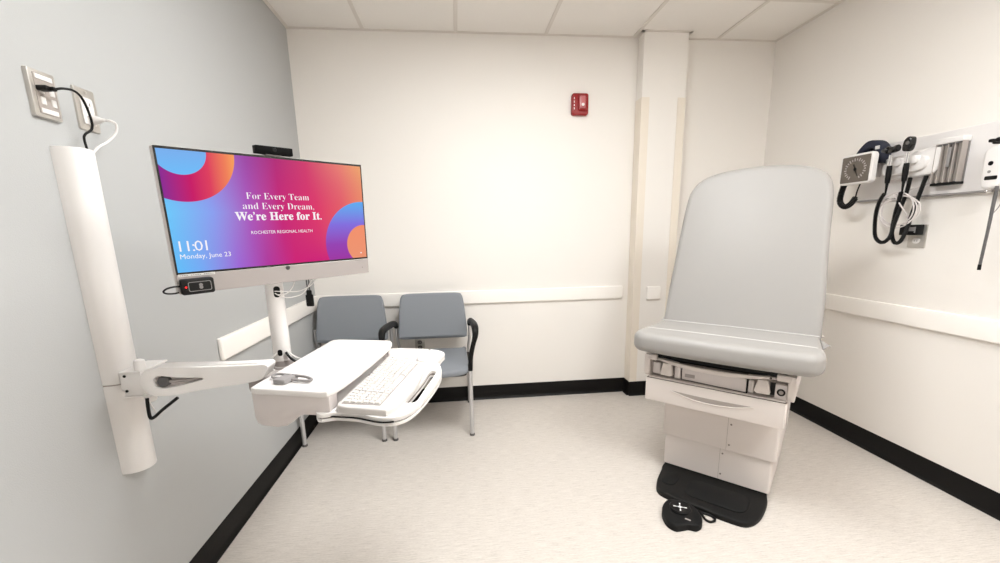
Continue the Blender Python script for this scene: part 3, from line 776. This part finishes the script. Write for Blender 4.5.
bm = NB(); box(bm, (.245, -.106, 0), (.004, .004, .0003), 0, 1, TP); obj('network_icon', bm, M['txt'], scr)
CP = MP @ Matrix.Translation((0, 0, .0024))
bm = text_bm([('hp', -.0045, -.1355, .0085, .01, None)], CP); lathe(bm, [(.0064, 0), (.0064, .0002), (.0057, .0002), (.0057, 0)], CP @ Matrix.Translation((-.0003, -.1335, 0)), 24); obj('maker_badge', bm, M['dgrey'], chin)
bm = NB(); prism(bm, rrect(.079, .0062, .001, 2, -.2265, -.1292), 0, .0003, CP); st = obj('asset_sticker', bm, M['piping'], chin)
bm = NB()
for k in range(16):
    if k in (4, 10): continue
    box(bm, (-.262 + k * .0047, -.1292, .0005), (.003, .0018, .0003), 0, 1, CP)
obj('sticker_marks', bm, M['slotg'], st)
bm = NB(); box(bm, (.235, -.1295, .0002), (.03, .0014, .0002), 0, 1, CP); obj('printed_mark', bm, M['slotg'], chin); bm = NB(); box(bm, (.245, -.155, .0002), (.003, .003, .0002), 0, 1, CP); obj('printed_mark', bm, M['slotg'], chin)

# webcam on top
wc = thing('webcam', 'black bar-shaped webcam clipped to the top edge of the monitor', 'webcam', MF @ Matrix.Translation((.0, 0, .176)))
bm = NB(); cbox(bm, (-.049, -.008, .0035), (.050, .014, .0245), .002, 2); wb = obj('body', bm, M['matte'], wc)
bm = NB(); lathe(bm, [(.0055, 0), (.005, .001), (0, .001)], frame((0, -.0082, .016), (1, 0, 0), (0, 0, 1), (0, -1, 0)), 16); obj('camera_lens', bm, M['black'], wb)
bm = NB(); cbox(bm, (-.022, -.003, .001), (.020, .03, .006), .002, 2); obj('clip', bm, M['greyp'], wc)

# badge reader stuck to the lower left corner
cr = thing('badge_reader', 'black badge reader with a red light stuck to the lower left of the monitor', 'card reader', MF @ Matrix.Translation((-.232, 0, -.157)))
bm = NB(); prism(bm, rrect(.072, .040, .006, 4), .0025, .018, MP @ Matrix.Rotation(math.radians(0), 4, 'Z'), .003, 3); rb = obj('body', bm, M['black'], cr)
bm = NB()
o1 = rrect(.050, .024, .004, 4, .004, 0); i1 = rrect(.0475, .0215, .0035, 4, .004, 0)
prism(bm, o1, .0178, .0186, MP, holes=[i1]); obj('border_line', bm, M['greyp'], rb)
bm = NB(); lathe(bm, [(.0042, 0), (.0042, .0006), (.0032, .0006), (.0032, 0)], MP @ Matrix.Translation((.006, .003, .0182)), 16); lathe(bm, [(.0042, 0), (.0042, .0006), (.0032, .0006), (.0032, 0)], MP @ Matrix.Translation((.006, -.003, .0182)), 16); obj('reader_symbol', bm, M['greyp'], rb)
bm = NB(); lathe(bm, [(.0022, 0), (.0022, .0012), (0, .0016)], MP @ Matrix.Translation((-.026, 0, .0176)), 12); obj('indicator_light', bm, M['redled'], rb)
bm = NB(); tube(bm, [(-.034, -.008, .002), (-.048, -.008, .003), (-.063, -.008, .0), (-.070, -.006, -.007), (-.062, -.002, -.013), (-.045, .002, -.015), (-.030, .004, -.012)], .0022, 8, 6); obj('cord', bm, M['black'], cr)

# cables behind / below the monitor
cb = thing('cable_bundle', 'thin white cables looping between monitor and post', 'cable', Matrix.Translation((PX, PY - .03, 1.12)))
bm = NB()
def wcab(pts): tube(bm, [Vector(p) for p in pts], .0016, 6, 6)
wcab([(-.551, 1.322, 1.122), (-.535, 1.335, 1.108), (-.515, 1.355, 1.104), (-.49, 1.385, 1.113), (-.47, 1.41, 1.150), (-.46, 1.43, 1.19)])
wcab([(-.551, 1.322, 1.128), (-.53, 1.335, 1.125), (-.50, 1.38, 1.120), (-.47, 1.42, 1.138), (-.45, 1.44, 1.18)])
wcab([(-.545, 1.322, 1.117), (-.528, 1.35, 1.117), (-.515, 1.37, 1.135), (-.507, 1.39, 1.17), (-.50, 1.40, 1.20)])
obj('white_cables', bm, M['white'], cb, world=True)
cc = thing('video_adapter', 'black cable adapter hanging below the right half of the monitor', 'cable adapter', Matrix.Translation((-.485, 1.42, 1.09)))
bm = NB(); box(bm, (-.487, 1.425, 1.082), (.024, .010, .040), .004, 3); box(bm, (-.487, 1.425, 1.108), (.017, .008, .016), .003, 2); obj('plug', bm, M['black'], cc, world=True)
bm = NB(); tube(bm, [(-.490, 1.425, 1.114), (-.491, 1.425, 1.15), (-.485, 1.43, 1.20)], .0022, 6, 4); tube(bm, [(-.484, 1.425, 1.114), (-.484, 1.425, 1.15), (-.478, 1.43, 1.20)], .0022, 6, 4); obj('cord', bm, M['dgrey'], cc, world=True)

# ================================================================== LEFT WALL PLATES
LF = lambda y, z: frame((XL, y, z), (0, 1, 0), (0, 0, 1), (1, 0, 0))    # x along wall (away), y up, z into room
PR = lambda n: None
dp = thing('data_wall_plate', 'raised grey metal data plate with white ports on the grey wall, farther from the monitor', 'wall plate', LF(1.2745, 1.651))
bm = NB(); prism(bm, rrect(.074, .113, .004, 3, -.002, 0), 0, .011, None, .003, 2, 'high'); pl = obj('plate', bm, M['steel'], dp)
bm = NB(); prism(bm, rrect(.056, .096, .002, 2, .001, 0), .0108, .0120); fp = obj('insert', bm, M['warmg'], dp)
for (x, y, w_, h_) in ((.002, .040, .050, .012), (-.011, .010, .014, .018), (.020, .010, .014, .018), (-.011, -.016, .014, .018), (.020, -.016, .014, .018), (.002, -.040, .050, .012)):
    bm = NB(); box(bm, (x * .92 - .002, y, .0125), (w_ * .92, h_, .003), .001, 1); obj('port', bm, M['white'], fp)
nc = thing('network_cable', 'black cable plugged into the data plate and dropping into the wall track', 'cable', LF(1.2745, 1.651))
bm = NB(); box(bm, (-.016, .012, .022), (.020, .012, .026), .003, 2); box(bm, (-.010, .012, .038), (.012, .010, .012), .003, 2); obj('plug', bm, M['black'], nc)
bm = NB(); tube(bm, [(-.008, .012, .040), (.004, .018, .050), (.030, .020, .056), (.055, .006, .054), (.078, -.032, .047), (.082, -.060, .042), (.064, -.078, .036), (.062, -.092, .032), (.074, -.122, .026)], .0030, 8, 6); obj('cord', bm, M['black'], nc)
op = thing('power_wall_plate', 'steel power outlet plate with white receptacles above the white track', 'power outlet', LF(1.4045, 1.651))
bm = NB(); prism(bm, rrect(.070, .113, .004, 3, -.001, 0), 0, .006, None, .003, 2, 'high'); pl = obj('plate', bm, M['steel'], op)
bm = NB(); prism(bm, rrect(.040, .072, .003, 2, -.002, -.004), .0058, .0095, None, .001, 1); rcp = obj('receptacle', bm, M['white'], op)
for zc in (.015, -.022):
    for (dx, dz, w_, h_) in ((-.009, 0, .0022, .008), (.005, 0, .0022, .008), (-.002, -.009, .004, .004)):
        bm = NB(); box(bm, (dx, zc + dz, .0097), (w_, h_, .0008)); obj('slot', bm, M['slotg'], rcp)
for z in (.046, -.046):
    bm = NB(); lathe(bm, [(.003, .0075), (.003, .009), (0, .0094)], Matrix.Translation((0, z, 0)), 10); obj('screw', bm, M['chrome'], pl)
wp = thing('plug_in_cable', 'white power plug in the steel outlet with its cord curving into the track', 'power cord', LF(1.4045, 1.651))
bm = NB(); lathe(bm, [(.012, .0096), (.012, .020), (.009, .030), (.005, .038), (.0042, .044)], Matrix.Translation((.002, -.026, 0)), 16); obj('plug', bm, M['white'], wp)
bm = NB(); tube(bm, [(.002, -.026, .040), (.006, -.027, .056), (.016, -.034, .062), (.018, -.056, .056), (.0, -.083, .044), (-.028, -.105, .034), (-.046, -.128, .026)], .0034, 8, 6); obj('cord', bm, M['white'], wp)

# ================================================================== BACK WALL ITEMS
BW = lambda x, z, y=YB: frame((x, y, z), (1, 0, 0), (0, 0, 1), (0, -1, 0))
fa = thing('fire_alarm_strobe', 'red fire alarm strobe high on the cream back wall', 'fire alarm', BW(.901, 2.161))
bm = NB(); prism(bm, rrect(.118, .142, .016, 5), 0, .034, None, .008, 3, 'high'); fb = obj('body', bm, M['red'], fa)
bm = NB(); prism(bm, rrect(.060, .102, .008, 4, .012, .006), .033, .050, None, .008, 3, 'high'); fl = obj('lens_housing', bm, M['red'], fa)
bm = NB(); prism(bm, rrect(.040, .080, .004, 3, .012, .008), .050, .058, None, .004, 2, 'high'); obj('strobe_lens', bm, M['lens'], fl, label='clear strobe lens')
bm = NB(); lathe(bm, [(.010, .0575), (.009, .062), (.004, .064), (0, .064)], Matrix.Translation((.012, -.010, 0)), 16); obj('flash_tube', bm, M['white'], fl)
bm = NB()
for k in range(4): box(bm, (-.044, .036 - k * .022, .0342), (.004, .012, .0012))
obj('printed_marks', bm, M['tiemark'], fb)
bo = thing('back_wall_outlet', 'steel duplex outlet low on the back wall behind the armchair', 'power outlet', BW(-.307, .468))
bm = NB(); prism(bm, rrect(.072, .114, .004, 3), 0, .005, None, .002, 2, 'high'); pl = obj('plate', bm, M['steel'], bo)
for zc in (.02, -.02):
    bm = NB(); prism(bm, rrect(.034, .028, .012, 4, 0, zc), .0048, .0075); rcp = obj('receptacle', bm, M['dgrey'], bo)
    bm = NB(); box(bm, (-.006, zc, .0077), (.002, .008, .0006)); obj('slot', bm, M['white'], rcp); bm = NB(); box(bm, (.006, zc, .0077), (.002, .008, .0006)); obj('slot', bm, M['white'], rcp)

# ================================================================== RIGHT WALL: DIAGNOSTIC BOARD
RF = lambda y, z: frame((XR, y, z), (0, -1, 0), (0, 0, 1), (-1, 0, 0))   # x toward the camera, y up, z into the room
def RT(y): return -y                                                        # helper
ep = thing('equipment_board', 'long pale laminate board fixed to the right wall behind the diagnostic instruments', 'wall board', RF(1.70, 1.572))
bm = NB(); prism(bm, rrect(1.17, .292, .006, 3, -.025, 0), 0, .018, None, .003, 2, 'high'); eb = obj('board', bm, M['board'], ep)
bm = NB(); box(bm, (-.025, -.146, .012), (1.17, .010, .022), .003, 2); obj('edge_strip', bm, M['greyp'], ep)
ZB = .0182
# --- gauge
gg = thing('blood_pressure_gauge', 'square white blood pressure dial gauge at the far end of the equipment board', 'blood pressure gauge', RF(2.205, 1.592))
bm = NB(); box(bm, (-.02, .0, .070), (.08, .09, .105), .006, 2); obj('mount', bm, M['white'], gg)
TG = Matrix.Translation((0, 0, .135)) @ Matrix.Rotation(math.radians(0), 4, 'X')
bm = NB(); prism(bm, rrect(.190, .160, .022, 6), -.012, .022, TG, .006, 4); gh = obj('case', bm, M['white'], gg)
bm = NB(); prism(bm, rrect(.166, .138, .006, 4), .0215, .024, TG); gd = obj('dial', bm, M['dial'], gg)
bm = NB()
for k in range(22):
    a = math.radians(-60 + 300 * k / 21 + 0) ; a = math.radians(240) - math.radians(300) * k / 21
    m = TG @ Matrix.Translation((.058 * math.cos(a), .050 * math.sin(a), .0243)) @ Matrix.Rotation(a, 4, 'Z')
    box(bm, (0, 0, 0), (.010 if k % 2 else .016, .0060, .0006), 0, 1, m)
obj('scale_marks', bm, M['silver'], gd)
bm = NB(); prism(bm, [(-.0035, -.03), (.0035, -.03), (.001, .04), (-.001, .04)], .0245, .026, TG @ Matrix.Rotation(math.radians(-155), 4, 'Z'))
lathe(bm, [(.008, .024), (.008, .027), (0, .0275)], TG, 14); obj('needle', bm, M['black'], gd)
hose = [RF(2.205, 1.592).inverted() @ Vector(p) for p in [(2.235, 2.305, 1.520), (2.228, 2.310, 1.470), (2.229, 2.312, 1.430), (2.229, 2.290, 1.402), (2.229, 2.262, 1.398), (2.232, 2.238, 1.415), (2.235, 2.222, 1.442)]]
bm = coil(hose, .0115, .0070, .0045, 5, 8); obj('coiled_hose', bm, M['black'], gg)
bm = NB(); tube(bm, [hose[-1], RF(2.205, 1.592).inverted() @ Vector((2.24, 2.222, 1.48)), RF(2.205, 1.592).inverted() @ Vector((2.26, 2.222, 1.54))], .0035, 8, 4); obj('hose_end', bm, M['black'], gg)
# --- cuff
cf = thing('blood_pressure_cuff', 'folded navy blue blood pressure cuff tucked behind the dial gauge', 'blood pressure cuff', RF(2.215, 1.665) @ Matrix.Diagonal((.85, 1, 1, 1)))
# an arched band of folded nylon, thickness across z
arc_o = [(-.085, -.02), (-.075, .02), (-.045, .052), (-.005, .074), (.045, .070), (.085, .040), (.100, .0), (.098, -.045), (.075, -.05)]
arc_i = [(.060, -.045), (.068, -.005), (.050, .020), (.02, .034), (-.01, .030), (-.04, .008), (-.055, -.02)]
bm = NB(); prism(bm, [(p[0], p[1]) for p in catmull(arc_o, 4, False)] + [(p[0], p[1]) for p in catmull(arc_i, 4, False)], .03, .095, None, .008, 3); cfb = obj('cuff_band', bm, M['navy'], cf)
bm = NB(); box(bm, (.072, .030, .0965), (.030, .018, .002), .001, 1, Matrix.Identity(4)); obj('cuff_tag', bm, M['piping'], cfb)
bm = NB(); prism(bm, [(p[0], p[1]) for p in catmull([(-.06, .0), (-.03, .045), (.03, .055), (.07, .0), (.05, -.04), (-.04, -.04)], 4)], .02, .06, None, .008, 3); obj('cuff_fold', bm, M['navy'], cf)
# --- transformer with two handle cradles
tf = thing('diagnostic_transformer', 'white wall transformer with cradles holding the two instrument handles', 'wall transformer', RF(2.02, 1.575))
bm = NB(); prism(bm, [(p[0], p[1]) for p in catmull([(-.115, .045), (-.10, .058), (.0, .066), (.10, .078), (.138, .076), (.152, .055), (.152, .0), (.142, -.035), (.11, -.052), (.0, -.055), (-.10, -.052), (-.116, -.035)], 4)], ZB, .062, None, .012, 4, 'high'); tb = obj('case', bm, M['white'], tf)
for s in (-.032, .052):
    bm = NB(); prism(bm, rrect(.046, .042, .018, 6, s, .028), .058, .092, None, .006, 3, 'high')
    obj('cradle', bm, M['white'], tb)
bm = NB(); prism(bm, [(p[0], p[1]) for p in catmull([(-.10, .030), (.02, .038), (.085, .040), (.108, .022), (.100, -.012), (.06, -.030), (-.02, -.034), (-.10, -.030)], 4)], .060, .078, None, .008, 3, 'high'); obj('front_shelf', bm, M['white'], tb)
# --- handles
def handle(name, label, y, heady, cords, kind):
    t = thing(name, label, 'medical instrument', RF(y, 1.60))
    hz = .118
    tp_, bt_ = Vector((.0, .040, hz)), Vector((-.010, -.098, hz - .012))
    bm = NB()
    n = 8; P = [tp_.lerp(bt_, k / n) for k in range(n + 1)]
    tube(bm, P[3:], [.011, .0125, .0125, .0125, .0115, .010], 14); tube(bm, [bt_, bt_ + Vector((-.006, -.05, -.006))], [.007, .004], 10); obj('handle_grip', bm, M['blackr'], t)
    bm = NB(); tube(bm, P[:4], [.0085, .0095, .0095, .0105], 14); obj('handle_neck', bm, M['chrome'], t)
    if kind == 'oto':
        bm = NB(); c = tp_ + Vector((0, .022, .0))
        box(bm, c + Vector((.004, .002, 0)), (.036, .030, .030), .008, 3)
        lathe(bm, [(.018, -.006), (.020, .0), (.016, .008), (.006, .028), (.004, .030)], frame(c + Vector((-.018, .004, 0)), (0, 1, 0), (0, 0, 1), (-1, 0, .25)), 18)
        lathe(bm, [(.016, 0), (.017, .01), (.013, .014)], frame(c + Vector((.020, .006, 0)), (0, 1, 0), (0, 0, 1), (1, 0, 0)), 18)
        h = obj('instrument_head', bm, M['blackg'], t)
    else:
        bm = NB(); c = tp_ + Vector((0, .030, .0))
        prism(bm, [(p[0] * .72 + c.x - .004, p[1] * 1.05 + c.y) for p in catmull([(-.020, -.022), (-.026, .0), (-.018, .026), (.004, .038), (.024, .034), (.030, .014), (.024, -.014), (.008, -.026)], 5)], hz - .018, hz + .018, None, .007, 3)
        h = obj('instrument_head', bm, M['blackg'], t)
        bm = NB(); lathe(bm, [(.009, 0), (.008, .003), (0, .003)], Matrix.Translation((c.x + .004, c.y + .010, hz + .0175)), 16); obj('viewing_lens', bm, M['dgrey'], h)
    inv = RF(y, 1.60).inverted()
    bm = coil([inv @ Vector(p) for p in cords], .0066, .0058, .0034, 5, 8); obj('coiled_cord', bm, M['black'], t)
    return t
handle('otoscope', 'black otoscope on the cradle nearer the dial gauge, its coiled cord hanging', 2.052, 0, [(2.243, 2.066, 1.452), (2.245, 2.088, 1.415), (2.248, 2.101, 1.36), (2.25, 2.098, 1.28), (2.25, 2.083, 1.222), (2.25, 2.045, 1.198), (2.25, 2.010, 1.225), (2.25, 1.997, 1.29), (2.26, 1.988, 1.37), (2.27, 1.98, 1.44), (2.285, 1.985, 1.52)], 'oto')
handle('ophthalmoscope', 'black ophthalmoscope on the cradle nearer the tube dispenser, its coiled cord hanging', 1.968, 0, [(2.243, 1.982, 1.452), (2.255, 1.998, 1.40), (2.26, 2.010, 1.33), (2.262, 2.012, 1.25), (2.265, 1.995, 1.200), (2.265, 1.965, 1.205), (2.265, 1.945, 1.26), (2.27, 1.935, 1.34), (2.28, 1.925, 1.43), (2.29, 1.915, 1.52)], 'oph')
# --- white supply cord, coiled
sc_ = thing('supply_cable', 'white supply cord coiled in loops below the equipment board', 'power cord', RF(2.01, 1.36))
bm = NB(); pts = []
cxs = (2.215, 2.012, 1.362)
for k in range(76):
    a = 2 * PI * k / 24 + .6
    rr_ = .094 - .004 * math.sin(a * .33) ; zz = .078 + .012 * math.sin(a * .7)
    dy = .014 * math.sin(k * .11)
    pts.append(Vector((XR - .09 - .004 * math.sin(k * .26), 2.012 - .0 + rr_ * 1.02 * math.cos(a) - (.012 * (k // 24)), 1.362 + zz * math.sin(a))))
tube(bm, pts, .0032, 6)
tube(bm, [pts[0], Vector((XR - .085, 2.0, 1.42)), Vector((XR - .07, 1.985, 1.455)), Vector((XR - .05, 1.93, 1.475)), Vector((XR - .04, 1.86, 1.505)), Vector((XR - .035, 1.855, 1.54))], .0032, 6, 6)
tube(bm, [Vector((XR - .092, 2.03, 1.45)), Vector((XR - .098, 2.00, 1.41)), Vector((XR - .09, 1.96, 1.35)), Vector((XR - .06, 1.945, 1.29))], .0032, 6, 6)
obj('cord_loops', bm, M['offw'], sc_, world=True)
# --- outlet and adapter
ro = thing('wall_outlet', 'steel outlet below the equipment board with a black adapter plugged in', 'power outlet', RF(1.955, 1.229))
bm = NB(); prism(bm, rrect(.086, .115, .004, 3), 0, .005, None, .002, 2, 'high'); pl = obj('plate', bm, M['steel'], ro)
for zc in (.02, -.022):
    bm = NB(); prism(bm, rrect(.034, .028, .012, 4, 0, zc), .0048, .008); rcp = obj('receptacle', bm, M['white'], ro)
    bm = NB(); box(bm, (-.006, zc, .0082), (.002, .008, .0006)); obj('slot', bm, M['slotg'], rcp); bm = NB(); box(bm, (.006, zc, .0082), (.002, .008, .0006)); obj('slot', bm, M['slotg'], rcp)
pa = thing('power_adapter', 'black plug-in power adapter covering the top half of the steel outlet', 'power adapter', RF(1.966, 1.262))
bm = NB(); box(bm, (0, 0, .030), (.088, .052, .040), .004, 3); ab = obj('body', bm, M['black'], pa)
bm = NB(); box(bm, (.018, .004, .0505), (.030, .020, .001)); box(bm, (.034, .0, .0508), (.006, .030, .001)); obj('rating_label', bm, M['greyp'], ab)
# --- specula dispenser
sd = thing('specula_dispenser', 'clear plastic tube dispenser with white top on the equipment board', 'dispenser', RF(1.838, 1.572) @ Matrix.Diagonal((.88, 1, 1, 1)))
bm = NB(); box(bm, (0, .095, .042), (.128, .026, .046), .006, 3); obj('top_cap', bm, M['white'], sd)
bm = NB(); box(bm, (0, -.004, .0215), (.120, .180, .006), .001, 1); obj('back_plate', bm, M['greyp'], sd)
bm = NB(); box(bm, (0, -.098, .040), (.126, .012, .042), .003, 2); obj('bottom_rim', bm, M['black'], sd)
for k, x in enumerate((-.046, -.018, .012, .044)):
    bm = NB(); lathe(bm, [(.0125, -.09), (.0125, .085), (0, .085)], frame((x, 0, .042), (1, 0, 0), (0, 0, -1), (0, 1, 0)), 16); obj('specula_tube', bm, M['smoke'], sd)
bm = NB()
for x in (-.061, -.032, -.003, .028, .061): box(bm, (x, -.004, .048), (.004, .18, .030), .001, 1)
obj('divider', bm, M['warmg'], sd)
bm = NB(); box(bm, (.008, .02, .062), (.016, .085, .002), .0005, 1); obj('lever', bm, M['greyp'], sd)
bm = NB(); box(bm, (0, .079, .060), (.116, .008, .004), .001, 1); obj('top_strip', bm, M['dgrey'], sd)
# --- thermometer
th = thing('wall_thermometer', 'white handheld thermometer unit with dark display hanging at the near end of the board', 'thermometer', RF(1.640, 1.520))
bm = NB(); prism(bm, [(p[0], p[1]) for p in catmull([(-.038, .050), (-.030, .076), (.0, .088), (.030, .078), (.040, .050), (.038, -.02), (.034, -.070), (.018, -.088), (-.012, -.088), (-.030, -.074), (-.036, -.02)], 5)], .050, .086, None, .010, 4); tbod = obj('body', bm, M['white'], th)
bm = NB(); prism(bm, rrect(.060, .12, .010, 4), .018, .052, None, .004, 2); obj('holster', bm, M['offw'], th)
bm = NB(); lathe(bm, [(.009, 0), (.009, .002), (0, .003)], Matrix.Translation((-.006, .016, .0855)), 18); obj('button', bm, M['black'], tbod)
bm = NB(); lathe(bm, [(.006, 0), (.006, .002), (0, .003)], Matrix.Translation((-.006, -.018, .0855)), 18); obj('button', bm, M['greyp'], tbod)
bm = NB(); prism(bm, rrect(.044, .016, .004, 3, .004, -.044), .0855, .0875); obj('display', bm, M['black'], tbod)
bm = NB(); box(bm, (.0, .104, .062), (.05, .018, .030), .005, 2); box(bm, (-.034, .112, .062), (.018, .014, .02), .004, 2); lathe(bm, [(.010, 0), (.010, .020), (.007, .026)], Matrix.Translation((.006, .108, .070)), 14); obj('probe_connector', bm, M['black'], th)
bm = NB(); lathe(bm, [(.007, 0), (.007, .018), (.004, .020), (0, .020)], Matrix.Translation((-.012, -.098, .055)), 12); obj('hook', bm, M['chrome'], th)
inv = RF(1.640, 1.520).inverted()
bm = NB(); tube(bm, [inv @ Vector(p) for p in [(2.269, 1.612, 1.44), (2.269, 1.612, 1.40), (2.269, 1.612, 1.25), (2.269, 1.615, 1.10)]], [.0055, .0065, .0055, .0055], 10); pr_ = obj('probe', bm, M['dgrey'], th)
bm = NB(); tube(bm, [inv @ Vector(p) for p in [(2.269, 1.615, 1.112), (2.269, 1.615, 1.088)]], .0062, 10); obj('probe_tip', bm, M['black'], pr_)
bm = NB(); tube(bm, [inv @ Vector(p) for p in [(2.269, 1.600, 1.425), (2.275, 1.590, 1.40), (2.275, 1.594, 1.36), (2.270, 1.606, 1.33)]], .002, 6, 5); obj('wire', bm, M['greyp'], th)

# ================================================================== CAMERA, VIEW
cam = bpy.data.cameras.new('camera'); co = bpy.data.objects.new('camera', cam); COL.objects.link(co)
yaw, pitch, roll, hh = .10173, -.20318, -.019665, 1.2868
cy, sy, cp_, sp_ = math.cos(yaw), math.sin(yaw), math.cos(pitch), math.sin(pitch)
fwd = Vector((sy * cp_, cy * cp_, sp_)); rt = Vector((cy, -sy, 0)); up = rt.cross(fwd)
r2 = math.cos(roll) * rt + math.sin(roll) * up; u2 = -math.sin(roll) * rt + math.cos(roll) * up
co.matrix_world = frame((0, 0, hh), r2, u2, -fwd)
cam.sensor_width = 36; cam.lens = 420 * 36 / 1000
cam.shift_x = (500 - 501.668) / 1000; cam.shift_y = (319.528 - 281.5) / 1000
cam.clip_start = .02
sc = bpy.context.scene
sc.camera = co
wd_ = bpy.data.worlds.new('world'); sc.world = wd_; wd_.use_nodes = True
wd_.node_tree.nodes['Background'].inputs[0].default_value = (.9, .9, .9, 1); wd_.node_tree.nodes['Background'].inputs[1].default_value = .3
sc.view_settings.view_transform = 'Standard'; sc.view_settings.look = 'None'; sc.view_settings.gamma = 1; sc.view_settings.exposure = 0
sc.view_settings.use_curve_mapping = False
sc.cycles.max_bounces = 14; sc.cycles.diffuse_bounces = 8; sc.cycles.sample_clamp_indirect = 6
sc.cycles.use_denoising = True
